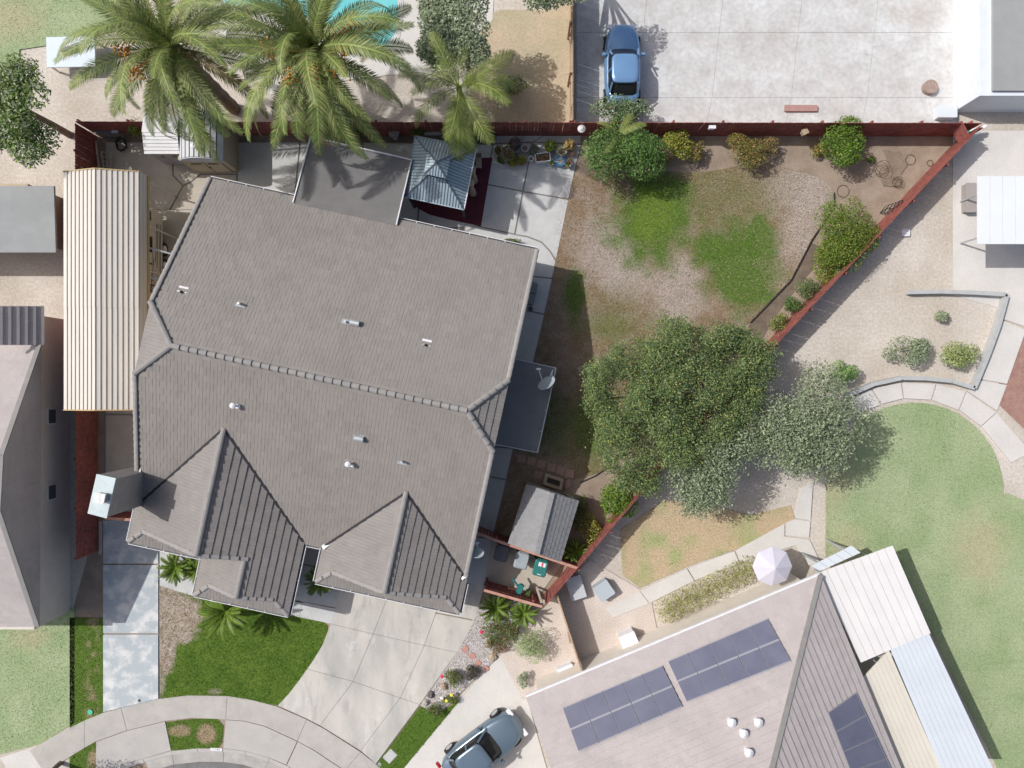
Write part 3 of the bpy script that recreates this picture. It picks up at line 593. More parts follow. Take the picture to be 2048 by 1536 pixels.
for (u, v) in ((9.0, 15.62), (15.62, 15.62)):
    mb = MB(); mb.box(hw(u, v, 2.84), (.34, .02, .22), M=Matrix.Rotation(-HA + .9, 4, 'Z') @ Matrix.Rotation(1.1, 4, 'X')); mb.build('splash_guard', ALU, house)
# chimney chase
zt = 5.85; c4 = [at(193, 948, zt), at(231.6, 956.6, zt), at(213, 1036.8, zt), at(175, 1026.8, zt)]
mb = MB(); P = [(p.x, p.y) for p in c4]; mb.prism(inset(P, .03), 0, zt - .06)
ch = mb.build('chimney', mat('chimney_stucco', (.40, .375, .35), (.35, .33, .31), 3, .95, .10, 50, .5, 110), house)
mb = MB(); mb.prism(P, zt - .06, zt); mb.build('chimney_cover', mat('cover_metal', (.50, .585, .60), (.44, .51, .53), 2.5, .55, .05, 30, metal=.15), ch)
fl = at(200.5, 996, zt + .3); mb = MB(); mb.box(fl - Vector((0, 0, .2)), (.34, .34, .3), -HA); mb.build('flue', mat('flue_metal', (.38, .37, .34), None, rough=.5, metal=.4), ch)
mb = MB(); mb.box(fl + Vector((0, 0, .04)), (.44, .44, .05), -HA); mb.build('flue_cap', mat('flue_cap_metal', (.62, .62, .63), (.45, .45, .46), 9, .45, metal=.3), ch)
mb = MB(); mb.box(hw(.1, 13.92, 3.62), (.22, .3, .05), -HA); mb.build('flashing', WHITE, house)
# vents standing on the roof
def onroof(px, py, key):
    z = 4.0
    for _ in range(40):
        p = HM.inverted() @ at(px, py, z); z = PL[key][0].z(p.x, -p.y) + .04
    return at(px, py, z)
for k, (px, py, key, typ) in enumerate(((366, 579, 'N', 'flat'), (482, 608, 'N', 'pipe'), (693, 644, 'N', 'pipe'), (710, 648, 'N', 'hood'), (853, 685, 'N', 'flat'), (471, 811, 'S', 'dome'), (719, 875, 'S', 'hood'), (699, 927, 'S', 'dome'), (805, 923, 'S', 'pipe'))):
    p = onroof(px, py, key); M = Matrix.Rotation(-HA, 4, 'Z') @ Matrix.Rotation(math.atan(PL[key][0].s) * (-1 if key == 'N' else 1), 4, 'X')
    mb = MB(); mb.box(p, (.42, .30, .02), M=M); v = mb.build('roof_vent', WHITE if typ in ('flat', 'dome') else ALU, house)
    mb = MB()
    if typ == 'flat': mb.lathe(p + M @ Vector((0, -.13, .0)), [(.06, -.05), (.06, .10), (.02, .12)], 10); m_ = RUBBER
    elif typ == 'pipe': mb.lathe(p, [(.055, -.1), (.055, .32)], 10); m_ = ALU
    elif typ == 'hood': mb.tube([p + M @ Vector((-.2, 0, .1)), p + M @ Vector((.2, 0, .1))], .13, 12); m_ = ALU
    else: mb.lathe(p, [(.05, -.1), (.05, .26), (.13, .28), (.12, .36), (.04, .41)], 14); m_ = WHITE
    mb.build('vent_pipe' if typ != 'hood' else 'vent_hood', m_, v)

# ------------------------------------------------------------------ attached covers
def solve_on(px, py, key='N'):
    return onroof(px, py, key)
pc = thing('patio_cover', 'flat grey rolled roof patio cover against the back of the house', 'patio cover', at(700, 340, 0))
a, b = at(622, 274, 2.6), at(823.5, 320, 2.6); c_, d_ = solve_on(793, 451) + Vector((0, 0, .05)), solve_on(587, 406) + Vector((0, 0, .05))
mb = MB(); ring = [d_, c_, b, a]; mb.loft([[p - Vector((0, 0, .10)) for p in ring], ring])
mb.build('roof_sheet', mat('rolled_roofing', (.195, .19, .187), (.165, .16, .157), .9, .95, .12, 70, .3, 150, stretch=(1, 2.2, 1, .2)), pc)
mb = MB(); mb.bar(a, b, .05, .13); mb.bar(b, c_, .05, .13); mb.bar(a, d_, .05, .13); mb.build('edge_trim', WHITE, pc)
for t in (.03, .5, .97):
    p = a.lerp(b, t) * .985; p.z = 0; mb = MB(); mb.box(p + Vector((0, 0, 1.24)), (.12, .12, 2.48)); mb.build('post', WHITE, pc)
sc_ = thing('side_cover', 'flat charcoal side patio cover with a white edge beside the house', 'patio cover', at(1055, 810, 0))
a, b, c_, d_ = at(1030, 718, 2.5), at(1112, 736, 2.42), at(1075, 905, 2.42), at(990, 888, 2.5)
mb = MB(); ring = [d_, c_, b, a]; mb.loft([[p - Vector((0, 0, .08)) for p in ring], ring]); mb.build('roof_sheet', mat('charcoal_roofing', (.20, .205, .21), (.17, .175, .18), 1, .9, .08, 60, .2, 120), sc_)
mb = MB(); mb.bar(a, b, .04, .10); mb.bar(b, c_, .05, .12); mb.bar(c_, d_, .04, .10)
for t in (.25, .5, .75): p = b.lerp(c_, t); mb.bar(p + (d_ - c_) * .06, p, .03, .115)
mb.build('edge_trim', ALU, sc_)
for q in (b, c_): mb = MB(); p = Vector((q.x * .97, q.y * .97 if abs(q.y) > 2 else q.y, 0)); mb.box(p + Vector((0, 0, 1.15)), (.09, .09, 2.3)); mb.build('post', WHITE, sc_)

# satellite dishes
def dish(label, c, nrm, rx, ry, roll, arm_to, foot, extra=None):
    t = thing('satellite_dish', label, 'satellite dish', foot); nrm = Vector(nrm).normalized()
    q = nrm.to_track_quat('Z', 'Y').to_matrix().to_4x4() @ Matrix.Rotation(roll, 4, 'Z') @ Matrix.Diagonal((rx, ry, 1, 1))
    mb = MB(); c = Vector(c); prof = [(0.001, .0), (.3, .008), (.6, .03), (.85, .062), (1.0, .09)]
    rg = [[c + q @ Vector((r * math.cos(k * math.pi / 14), r * math.sin(k * math.pi / 14), z)) for k in range(28)] for r, z in prof]
    back = [[p - nrm * .02 for p in r] for r in rg[::-1]]; mb.loft(rg + back, caps=False); mb.build('reflector', mat('dish_grey', (.36, .42, .45), (.33, .385, .41), 5, .5), t, smooth=True)
    mb = MB(); mb.tube([c - nrm * .05 + q @ Vector((0, -.9, 0)), Vector(arm_to)], .022, 6); mb.build('feed_arm', WHITE, t)
    mb = MB(); mb.box(arm_to, (.14, .09, .09)); 
    for s in (-.09, .09): mb.lathe(Vector(arm_to) + Vector((s, 0, -.06)), [(.035, 0), (.035, .08)], 8)
    mb.build('receiver', WHITE, t)
    mb = MB(); mb.tube([foot, Vector(foot).lerp(c, .6) + Vector((0, 0, .1)), c - nrm * .03], .03, 7)
    for e in extra or []: mb.tube([foot, e], .02, 6)
    mb.build('mast', WHITE, t)
dish('large oval satellite dish above the charcoal side cover', at(1094, 768, 3.2), (-.42, .72, .62), .46, .40, .3, at(1077, 738, 3.35), at(1106, 740, 2.44), [at(1112, 737, 2.46), at(1103, 768, 3.0)])
dish('small oval satellite dish on the roof edge near the bins', at(955, 1107, 2.95), (.0, .72, .72), .32, .29, 0, at(953, 1086, 3.05), at(950, 1112, 2.74))
# ------------------------------------------------------------------ carport with its ribbed steel roof
cpt = thing('carport', 'long ribbed cream steel carport roof with gold edge beside the house', 'carport', at(205, 580, 0))
CREAM = mat('cream_steel', (.64, .60, .545), (.58, .545, .49), .8, .5, .03, 30, stretch=(6, .4, 1)); GOLD = mat('gold_trim', (.50, .36, .17), (.42, .30, .15), 3, .5)
xl, xr = at(127.5, 580, 3.6).x, at(279, 580, 3.6).x; y1, y0 = at(0, 344, 3.6).y, at(0, 819, 3.6).y; xm = at(191, 0, 4.05).x
def cz(x): return 3.6 + (4.05 - 3.6) * (1 - abs(x - xm) / (xm - xl if x < xm else xr - xm))
NP = 16
for i in range(NP):
    for (ya, yb) in ((y0, y0 + (y1 - y0) * .43), (y0 + (y1 - y0) * .43 - .05, y1)):
        a, b = xl + (xr - xl) * i / NP, xl + (xr - xl) * (i + 1) / NP; lift = .012 if yb == y1 else 0
        w_ = b - a; prof = [(a, 0), (a + w_ * .74, .0), (a + w_ * .78, .045), (a + w_ * .93, .045), (a + w_ * .97, 0), (b, 0)]
        mb = MB(); mb.loft([[Vector((x, y, cz(min(x, b)) + h + lift)) for x, h in prof] + [Vector((x, y, cz(x) + h + lift - .015)) for x, h in prof[::-1]] for y in (ya, yb)]); mb.build('roof_panel', CREAM, cpt)
mb = MB()
for k in range(3): xx = xr + .02 + k * .02; mb.box((xx, (y0 + y1) / 2, 3.6 - .12 - k * .2), (.05, y1 - y0, .2))
mb.build('side_panel', CREAM, cpt)
mb = MB(); mb.box((xr + .10, (y0 + y1) / 2, 3.02), (.06, y1 - y0, .14)); mb.build('side_trim', GOLD, cpt)
for yy in (y1 + .02, y0 - .02):
    mb = MB(); mb.bar((xl, yy, 3.6), (xm, yy, 4.07), .05, .09); mb.bar((xm, yy, 4.07), (xr, yy, 3.6), .05, .09); mb.build('end_trim', GOLD, cpt)
for x in (xl + .05, xr - .02):
    for k in range(6):
        y = y0 + .2 + (y1 - y0 - .4) * k / 5; mb = MB(); mb.box((x, y, 1.78), (.06, .06, 3.5)); mb.build('post', CREAM, cpt)
for (p, q) in (((292, 494), (347, 509)), ((292, 552), (324, 561))):
    mb = MB(); mb.tube([at(*p, 3.0), at(*q, 2.75)], .045, 6); mb.build('brace', ALU, cpt)
# travel trailer under it
tr = thing('travel_trailer', 'cream travel trailer with dark stripes parked beneath the carport', 'trailer', at(262, 560, 0))
TRW = mat('trailer_cream', (.60, .55, .47), (.55, .50, .43), 2, .5); GLASS = mat('dark_glass', (.02, .022, .025), None, rough=.08, spec=.5)
xa, xb = -19.95, -17.45; ya, yb = 3.55, 8.45
prof = [(xb, .55), (xb, 2.75), (xb - .08, 2.95), (xa + .08, 2.95), (xa, 2.75), (xa, .55)]
mb = MB(); mb.loft([[Vector((x, y, z if e == 0 else .55 + (z - .55) * .97)) for x, z in prof] for y, e in ((ya, 1), (ya + .12, 0), (yb - .4, 0), (yb, 1))]); mb.build('body', TRW, tr)
def ewall(yc, zc, ly, lz, m, name, par=tr, d=.012, skew=0):
    mb = MB(); x = xb + d; mb.loft([[Vector((x, yc - ly / 2, zc - lz / 2)), Vector((x, yc + ly / 2, zc - lz / 2 + skew)), Vector((x, yc + ly / 2, zc + lz / 2 + skew)), Vector((x, yc - ly / 2, zc + lz / 2))], [Vector((x - .02, yc - ly / 2, zc - lz / 2)), Vector((x - .02, yc + ly / 2, zc - lz / 2 + skew)), Vector((x - .02, yc + ly / 2, zc + lz / 2 + skew)), Vector((x - .02, yc - ly / 2, zc + lz / 2))]]); return mb.build(name, m, par)
wnd = ewall(6.45, 1.95, 1.35, .75, DARK, 'window', d=.02); ewall(6.72, 1.95, .62, .62, GLASS, 'pane', wnd, .03); ewall(6.1, 1.95, .5, .62, TRW, 'blind', wnd, .03)
w2 = ewall(8.12, 2.0, .45, .6, DARK, 'window', d=.02); ewall(8.12, 2.0, .36, .5, GLASS, 'pane', w2, .03)
STR = mat('stripe_blue', (.035, .04, .075), None, rough=.5)
for (yc, zc, ly, sk) in ((6.9, 1.25, 1.9, .12), (6.8, 1.1, 2.2, .1), (7.3, .85, 1.2, .08), (5.3, 1.75, 1.7, .35)): ewall(yc, zc, ly, .045, STR, 'stripe', d=.008, skew=-sk)
for yc in (6.75, 5.95):
    whl = MB(); whl.tube([Vector((xb - .2, yc, .34)), Vector((xb + .03, yc, .34))], .34, 18); wo = whl.build('wheel', RUBBER, tr)
    h = MB(); h.tube([Vector((xb + .03, yc, .34)), Vector((xb + .05, yc, .34))], [.2, .16], 12); h.build('rim', WHITE, wo)
mb = MB(); mb.tube([Vector((xb + .07, 4.6, 2.0 - 1.2)), Vector((xb + .07, 7.7, .8))], .05, 8); mb.build('awning_tube', TRW, tr)
def text(body, loc, rot, size, m, parent, name='lettering', ext=.002, align='CENTER'):
    c = bpy.data.curves.new(name, 'FONT'); c.body = body; c.size = size; c.extrude = ext; c.align_x = align; c.align_y = 'CENTER'; c.materials.append(m)
    tmp = bpy.data.objects.new(name, c); me = bpy.data.meshes.new_from_object(tmp); bpy.data.objects.remove(tmp); bpy.data.curves.remove(c)
    o = bpy.data.objects.new(name, me); COL.objects.link(o); M = Matrix.Translation(Vector(loc)) @ rot
    if parent: o.parent = parent; o.matrix_basis = wm(parent).inverted() @ M
    else: o.matrix_basis = M
    return o
ER = Matrix(((0, 0, 1), (1, 0, 0), (0, 1, 0))).to_4x4()       # text on a wall that faces east: reads northwards, up is up
text('CAM', (xb + .006, 4.25, 1.55), ER, .55, mat('lettering_dark', (.04, .038, .045), None, rough=.6), tr); text('LITE', (xb + .006, 5.15, 1.5), ER, .42, mat('lettering_brown', (.22, .12, .07), None, rough=.6), tr)

# ------------------------------------------------------------------ gazebo with a raised metal cap
gz = thing('gazebo', 'blue grey metal roofed gazebo with a raised square cap', 'gazebo', at(885, 345, 0))
GM = mat('gazebo_metal', (.40, .49, .54), (.35, .44, .485), 1.2, .45, .03, 30, metal=.15); GMS = mat('gazebo_rib_shadow', (.17, .215, .25), None, rough=.5); GMD = mat('gazebo_seam', (.10, .125, .15), None, rough=.5); GFR = mat('gazebo_frame', (.05, .045, .045), None, rough=.6)  # GMS: ribs darker than the panels, painting their shadow lines and gaps
e4 = [at(953, 297, 2.45), at(928, 420, 2.45), at(808.5, 394, 2.45), at(830, 272, 2.45)]   # NE SE SW NW
cg = sum(e4, Vector()) / 4
def hiproof(par, base, zt, frac, ribs, nm='roof_panel'):
    c = sum(base, Vector()) / 4; top = [c.lerp(p, frac) for p in base]
    for p in top: p.z = zt
    for i in range(4):
        a, b, tb, ta = base[i], base[(i + 1) % 4], top[(i + 1) % 4], top[i]; q = [a, b, tb, ta] if frac > .01 else [a, b, top[0]]
        nn = (b - a).cross(ta - a).normalized(); 
        if nn.z < 0: nn = -nn
        mb = MB(); mb.loft([[p - nn * .03 for p in q], q]); pn = mb.build(nm, GM, par)
        rb = MB(); mid = (a + b) / 2; inn = (c - mid); inn.z = 0; D = inn.length; L = (b - a).length
        for k in range(1, ribs):
            t = k / ribs; s0 = a.lerp(b, t); reach = min(t, 1 - t) * 2; reach = min(reach, 1 - frac) / (1 - frac) if frac > .01 else reach
            up = ((ta + tb) / 2 - mid) * (reach if frac <= .01 else reach); e = s0 + up
            rb.bar(s0 + nn * .012, e + nn * .012, .028, .03, up=nn)
        o = rb.build('rib_shadow', GMS, pn); o['kind'] = 'stuff'
    for i in range(4):
        mb = MB(); mb.bar(base[i] + Vector((0, 0, .02)), top[i] + Vector((0, 0, .025)), .05, .05); mb.build('hip_trim', GMD, par)
    return top
top = hiproof(gz, e4, 3.15, .30, 20)
b2 = [cg.lerp(p, .36) for p in e4]
for p in b2: p.z = 3.7
hiproof(gz, b2, 4.05, 0.0, 8, 'cap_panel')
mb = MB(); mb.lathe(Vector((cg.x, cg.y, 3.95)), [(.07, 0), (.05, .12), (.01, .16)], 10); mb.build('finial', GMD, gz)
mb = MB(); rr = [cg.lerp(p, .29) for p in e4]; mb.loft([[Vector((p.x, p.y, 3.1)) for p in rr], [Vector((p.x, p.y, 3.7)) for p in rr]], caps=False); mb.build('cap_riser', GFR, gz)
for i in range(4):
    mb = MB(); mb.bar(e4[i], e4[(i + 1) % 4], .04, .08); mb.build('edge_trim', WHITE if i in (0,) else GM, gz)
    p = cg.lerp(e4[i], .9); mb = MB(); mb.box((p.x, p.y, 1.25), (.11, .11, 2.4)); mb.build('post', GFR, gz)
CUR = mat('beige_curtain', (.42, .36, .28), (.36, .30, .23), 8, .9)
for (px, py) in ((943, 372), (946, 345)):
    p = at(px, py, 1.6); mb = MB(); mb.lathe(Vector((p.x, p.y, .25)), [(.18, 0), (.15, .6), (.09, 1.2), (.13, 1.5), (.17, 2.0)], 9); mb.build('tied_curtain', CUR, gz)
def palm_bench(px, py, label):
    t = thing('patio_chair', label, 'chair', at(px, py, .05)); p = at(px, py, .05); m = mat('rattan', (.22, .16, .11), (.17, .12, .08), 20, .8)
    mb = MB(); mb.box(p + Vector((0, 0, .42)), (.55, .55, .07)); mb.build('seat', CUR, t)
    mb = MB(); mb.box(p + Vector((0, .27, .7)), (.55, .06, .55)); mb.build('backrest', m, t)
    for i in (-1, 1):
        for j in (-1, 1): mb = MB(); mb.box(p + Vector((i * .24, j * .24, .2)), (.05, .05, .4)); mb.build('leg', m, t)
palm_bench(953, 330, 'tan patio chair at the right edge of the gazebo')

# ------------------------------------------------------------------ sheds
SIDING = mat('shed_siding', (.46, .40, .30), (.41, .355, .265), 2, .8, .06, 20); GREYS = mat('grey_shed_wall', (.42, .41, .43), (.38, .37, .39), 2, .8); RESIN = mat('pale_resin', (.52, .53, .55), (.47, .48, .50), 1.5, .6, .03, 30)
def boxshed(name, label, base_px, z, mwall):
    t = thing(name, label, 'shed', sum((at(x, y) for x, y in base_px), Vector()) / 4); P = W2(base_px)
    if sum(P[i][0] * P[(i + 1) % 4][1] - P[(i + 1) % 4][0] * P[i][1] for i in range(4)) < 0: P = P[::-1]
    for i in range(4):
        a, b = Vector((*P[i], 0)), Vector((*P[(i + 1) % 4], 0)); d = (b - a).normalized(); n_ = Vector((d.y, -d.x, 0)); mb = MB()
        mb.loft([[a, b, b + Vector((0, 0, z)), a + Vector((0, 0, z))], [q - n_ * .05 for q in (a + d * .05, b - d * .05, b - d * .05 + Vector((0, 0, z)), a + d * .05 + Vector((0, 0, z)))]]); mb.build('wall', mwall, t)
    return t
# west shed: low gable roof of white boards
ws = boxshed('garden_shed', 'white board roofed shed with grey front at the far left', [(330, 258), (385, 258), (385, 328), (330, 328)], 2.0, GREYS)
a, b, c_, d_ = at(288, 228, 2.1), at(358, 230, 2.1), at(358, 308, 2.1), at(288, 308, 2.1)
nb = 12; BO = mat('white_roof_board', (.66, .655, .665), (.60, .595, .605), 3, .6, .03, 30)
for i in range(nb):
    q = [a.lerp(d_, i / nb), b.lerp(c_, i / nb), b.lerp(c_, (i + .94) / nb), a.lerp(d_, (i + .94) / nb)]; zz = .22 * (1 - abs((i + .5) / nb * 2 - .9)); mb = MB()
    mb.loft([[p + Vector((0, 0, zz - .05)) for p in q], [p + Vector((0, 0, zz)) for p in q]]); mb.build('roof_board', BO, ws)
fr = ws
for k, x in enumerate((345, 366)):
    mb = MB(); p = at(x, 328.6, 0); mb.box(p + Vector((.0, -.02, 1.0)), (.5, .04, 1.8)); dd = mb.build('door', GREYS, ws); mb = MB(); mb.box(p + Vector((.17, -.05, 1.35)), (.12, .03, .05)); mb.build('hinge', DARK, dd)
# middle shed: resin with a hipped pale roof, cream front with two dark slots
rs = boxshed('garden_shed', 'cream resin shed with a rounded pale roof under the palm fronds', [(392, 262), (478, 262), (478, 344), (392, 344)], 1.95, SIDING)
a, b, c_, d_ = at(359, 228, 2.0), at(448, 228, 2.0), at(448, 322, 2.0), at(359, 320, 2.0); nseg = 9
rg = []
for k in range(nseg + 1):
    t = k / nseg; h = .55 * math.sin(math.pi * t) ** .7 if 0 < t < 1 else 0; rg.append([a.lerp(b, t) + Vector((0, 0, h)), d_.lerp(c_, t) + Vector((0, 0, h))])
mid = MB()
for k in range(nseg):
    mb = MB(); q0, q1 = rg[k], rg[k + 1]; e = .03 * (q1[0] - q0[0]).normalized()
    mb.loft([[q0[0] + e, q1[0] - e, q1[1] - e, q0[1] + e], [p + Vector((0, 0, .045)) for p in (q0[0] + e, q1[0] - e, q1[1] - e, q0[1] + e)]]); mb.build('roof_panel', RESIN, rs)
for y_ in (0, 1):
    mb = MB(); ring = [r[y_] for r in rg]; n_ = Vector((0, 1 if y_ == 0 else -1, 0)) * .04; base = [Vector((p.x, p.y, 1.9)) for p in (ring[-1], ring[0])]
    mb.loft([ring + base, [p + n_ for p in ring + base]]); mb.build('gable_end', RESIN, rs)
mb = MB(); mb.lathe(at(388, 292, 2.75), [(.13, 0), (.13, .12), (.03, .16)], 10); mb.build('roof_vent', WHITE, rs)
p = at(435, 344.5, 0)
for s in (-.42, .42):
    mb = MB(); mb.box(p + Vector((s, -.025, .98)), (.78, .03, 1.75)); dd = mb.build('door', SIDING, rs); mb = MB(); mb.box(p + Vector((s, -.05, 1.5)), (.5, .02, .12)); mb.build('slot', DARK, dd)
mb = MB(); mb.box(p + Vector((.03, -.06, .95)), (.08, .04, .14)); mb.build('latch', DARK, rs)
# side shed with shingled gable roof
ss = thing('garden_shed', 'side shed with grey shingled gable roof between house and fence', 'shed', at(1085, 1045, 0)); SHING = mat('grey_shingle', (.275, .275, .28), (.245, .245, .25), 2, .92, .08, 40, .2, 120, cell=.04, cscale=5)
sa = [at(1053, 968, 2.1), at(1158, 1001, 2.1), at(1121, 1124, 2.1), at(1016, 1087, 2.1)]; rn, rs_ = at(1104.6, 986, 2.85), at(1074, 1108, 2.85)
c0 = sum(sa, Vector()) / 4; wl = [c0.lerp(p, .93) for p in sa]
for i in range(4):
    q0, q1 = wl[i], wl[(i + 1) % 4]; mb = MB(); ins = [c0.lerp(p, .90) for p in sa]; r0 = [Vector((q0.x, q0.y, 0)), Vector((q1.x, q1.y, 0)), Vector((q1.x, q1.y, 2.08)), Vector((q0.x, q0.y, 2.08))]
    if i in (0, 2): m_ = (rn if i == 0 else rs_).lerp((rn + rs_) / 2, .06); r0.insert(3, Vector((m_.x, m_.y, 2.72)))
    nI = Vector((c0.x - (q0.x + q1.x) / 2, c0.y - (q0.y + q1.y) / 2, 0)).normalized() * .06; mb.loft([r0, [p + nI for p in r0]]); mb.build('wall', SIDING, ss)
def shingles(par, e0, e1, r0, r1, m, nrow=7, wd=.32, name='shingle'):
    """courses of separate shingles between the eave e0-e1 and the ridge r0-r1"""
    n_ = (e1 - e0).cross(r0 - e0).normalized(); n_ = n_ if n_.z > 0 else -n_
    mb = MB(); mb.loft([[p - n_ * .05 for p in (e0, e1, r1, r0)], [p - n_ * .01 for p in (e0, e1, r1, r0)]]); dk = mb.build('roof', m, par)
    for i in range(nrow):
        a0, b0, a1, b1 = e0.lerp(r0, i / nrow), e1.lerp(r1, i / nrow), e0.lerp(r0, (i + 1.12) / nrow), e1.lerp(r1, (i + 1.12) / nrow); L = (b0 - a0).length; k = max(1, int(L / wd)); off = (i % 2) * .5
        for j in range(k + 1):
            t0, t1 = max(0, (j - off) / k), min(1, (j + 1 - off) / k)
            if t1 - t0 < .01 or t0 >= 1: continue
            g = .012 / L; q = [a0.lerp(b0, t0 + g), a0.lerp(b0, t1 - g), a1.lerp(b1, t1 - g), a1.lerp(b1, t0 + g)]; mb = MB()
            mb.loft([[p - n_ * .004 for p in q], [q[0] + n_ * .022, q[1] + n_ * .022, q[2] + n_ * .004, q[3] + n_ * .004]]); mb.build(name, m, dk)
    return dk
shingles(ss, sa[3], sa[0], rs_, rn, SHING); shingles(ss, sa[1], sa[2], rn, rs_, SHING)
for k in range(10):
    p, q = rn.lerp(rs_, k / 10), rn.lerp(rs_, (k + .97) / 10); mb = MB(); mb.bar(p + Vector((0, 0, .02)), q + Vector((0, 0, .025)), .24, .03); mb.build('ridge_cap', SHING, ss)
wd_ = (wl[1] - wl[0]).normalized(); nb_ = Vector((-wd_.y, wd_.x, 0))
for (s, l, m_, nm) in ((1.55, .9, GLASS, 'window'), (2.3, .05, WHITE, 'window_frame'), (1.08, .05, WHITE, 'window_frame')):
    mb = MB(); p = Vector((wl[0].x, wl[0].y, 1.35)) + wd_ * s + nb_ * .03; mb.box(p, (l, .04, .8), M=Matrix((wd_, nb_, Vector((0, 0, 1)))).transposed().to_4x4()); mb.build(nm, m_, ss)
mb = MB(); mb.bar(sa[0].lerp(sa[1], .12) + Vector((0, 0, .05)), sa[0].lerp(sa[1], .72) + Vector((0, 0, .05)), .05, .06); mb.build('light_strip', WHITE, ss)
# wooden box with a wire grid lid
bx = thing('wooden_crate', 'low tan wooden crate with a wire grid lid behind the side shed', 'crate', at(1105, 953, 0)); P = W2([(1091, 945), (1125, 956), (1121, 977), (1086, 965)]); c2 = Vector((sum(p[0] for p in P) / 4, sum(p[1] for p in P) / 4, 0))
for i in range(4):
    a, b = Vector((*P[i], .25)), Vector((*P[(i + 1) % 4], .25)); mb = MB(); mb.bar(a, b, .06, .5); mb.build('side_board', TANWOOD, bx)
mb = MB(); mb.prism(inset(P, .06), .05, .34); mb.build('inside', SOIL_DARK, bx)
mb = MB(); Q = [Vector((*p, .51)) for p in inset(P, .14)]
for k in range(6): mb.bar(Q[0].lerp(Q[1], k / 5), Q[3].lerp(Q[2], k / 5), .018, .018)
for k in range(4): mb.bar(Q[0].lerp(Q[3], k / 3), Q[1].lerp(Q[2], k / 3), .018, .018)
mb.build('wire_lid', DARK, bx)
mb = MB(); Q0, Q1 = inset(P, .0), inset(P, .14)
for i in range(4): mb.add([(*Q0[i], .505), (*Q0[(i + 1) % 4], .505), (*Q1[(i + 1) % 4], .505), (*Q1[i], .505)], [(0, 1, 2, 3)])
mb.build('lid_rim', TANWOOD, bx)

# ------------------------------------------------------------------ fences, board by board
def fence(label, pts, z=1.83, wd=.15, rails=1, side=1, posts=2.4, cap=False, m=FENCE, bw=.022, name='wood_fence', top_rail=None):
    t = thing(name, label, 'fence', (pts[0].x, pts[0].y, 0))
    bm_ = MB(); bm_.add([(-wd / 2 + .004, -bw / 2, 0), (wd / 2 - .004, -bw / 2, 0), (wd / 2 - .004, bw / 2, 0), (-wd / 2 + .004, bw / 2, 0), (-wd / 2 + .004, -bw / 2, z - .03), (wd / 2 - .004, -bw / 2, z - .03), (wd / 2 - .004, bw / 2, z - .03), (-wd / 2 + .004, bw / 2, z - .03),
                         (-wd / 2 + .03, -bw / 2, z), (wd / 2 - .03, -bw / 2, z), (wd / 2 - .03, bw / 2, z), (-wd / 2 + .03, bw / 2, z)],
                        [(0, 1, 5, 4), (2, 3, 7, 6), (1, 2, 6, 5), (3, 0, 4, 7), (4, 5, 9, 8), (6, 7, 11, 10), (5, 6, 10, 9), (7, 4, 8, 11), (8, 9, 10, 11)])
    me = bm_.mesh('fence_board', m); nb = 0
    for a, b in zip(pts[:-1], pts[1:]):
        a, b = Vector((a.x, a.y, 0)), Vector((b.x, b.y, 0)); d = (b - a); L = d.length; d.normalize(); n_ = Vector((-d.y, d.x, 0)) * side; k = int(L / wd); ang = math.atan2(d.y, d.x)
        for i in range(k):
            p = a + d * ((i + .5) * L / k); nb += 1
            if nb <= 300:
                M = Matrix.Translation(p + Vector((0, 0, R.uniform(-.012, .012))) + n_ * R.uniform(-.003, .003)) @ Matrix.Rotation(ang + R.uniform(-.012, .012), 4, 'Z') @ Matrix.Rotation(R.uniform(-.006, .006), 4, 'Y'); link('fence_board', me, t, M)
        for zz in (.35, 1.45 if z > 1.5 else z - .3):
            mb = MB(); mb.bar(a + n_ * .04 + Vector((0, 0, zz)), b + n_ * .04 + Vector((0, 0, zz)), .045, .09); mb.build('rail', m, t)
        for i in range(int(L / posts) + 1):
            p = a + d * min(L - .05, i * posts + .05) + n_ * .11; mb = MB(); mb.box((p.x, p.y, z / 2 - .05), (.09, .09, z - .1), ang); mb.build('post', m, t)
        if cap: mb = MB(); mb.bar(a + Vector((0, 0, z + .02)), b + Vector((0, 0, z + .02)), .13, .035); mb.build('cap_rail', FENCE_CAP, t)
    return t
fz = 1.83
fence('long dark red board fence along the back edge of the yard', [at(150, 243, fz), at(1965, 246, fz)], wd=.1535, side=1)
fence('bright red board fence slanting down the right side', [at(1965, 250, fz), at(1545, 697, fz), at(1285, 985, fz), at(1091, 1212, fz)], wd=.145, side=1)
fence('red board fence along the left edge behind the carport', [at(152, 1120, fz), at(151, 700, fz), at(150, 246, fz)], wd=.15, side=1)
fence('red picket fence with a pale cap rail above the sago palms', [at(968, 1180, 1.75), at(1084, 1213, 1.75)], z=1.75, side=1, cap=True)
fence('red fence with a pale cap rail between side shed and bins', [at(950, 1064, 1.7), at(990, 1080, 1.7), at(1155, 1136, 1.7)], z=1.7, side=1, cap=True)
fence('short red gate fence below the chimney', [at(208, 1036, 1.75), at(272, 1040, 1.75)], z=1.75, side=1, cap=True)
fence('tan fence dividing the dry yard from the concrete yard', [at(1146, -60, 1.8), at(1146, 240, 1.8)], wd=.15, m=mat('tan_fence', (.46, .35, .26), (.40, .30, .22), 2, .9), side=-1)
fence('short tan fence across the pinkish bed by the neighbouring house', [at(1115, 1190, 1.6), at(1165, 1345, 1.6)], z=1.6, wd=.15, m=mat('tan_fence', (.46, .35, .26)), side=-1)
mb = MB(); mb.bar(at(1912, 248, 1.4), at(1930, 284, 1.4), .03, .9)
tag(mb.build('lean_board', FENCE, origin=at(1920, 266, 0)), 'dark red board set across the far right corner of the yard', 'board')
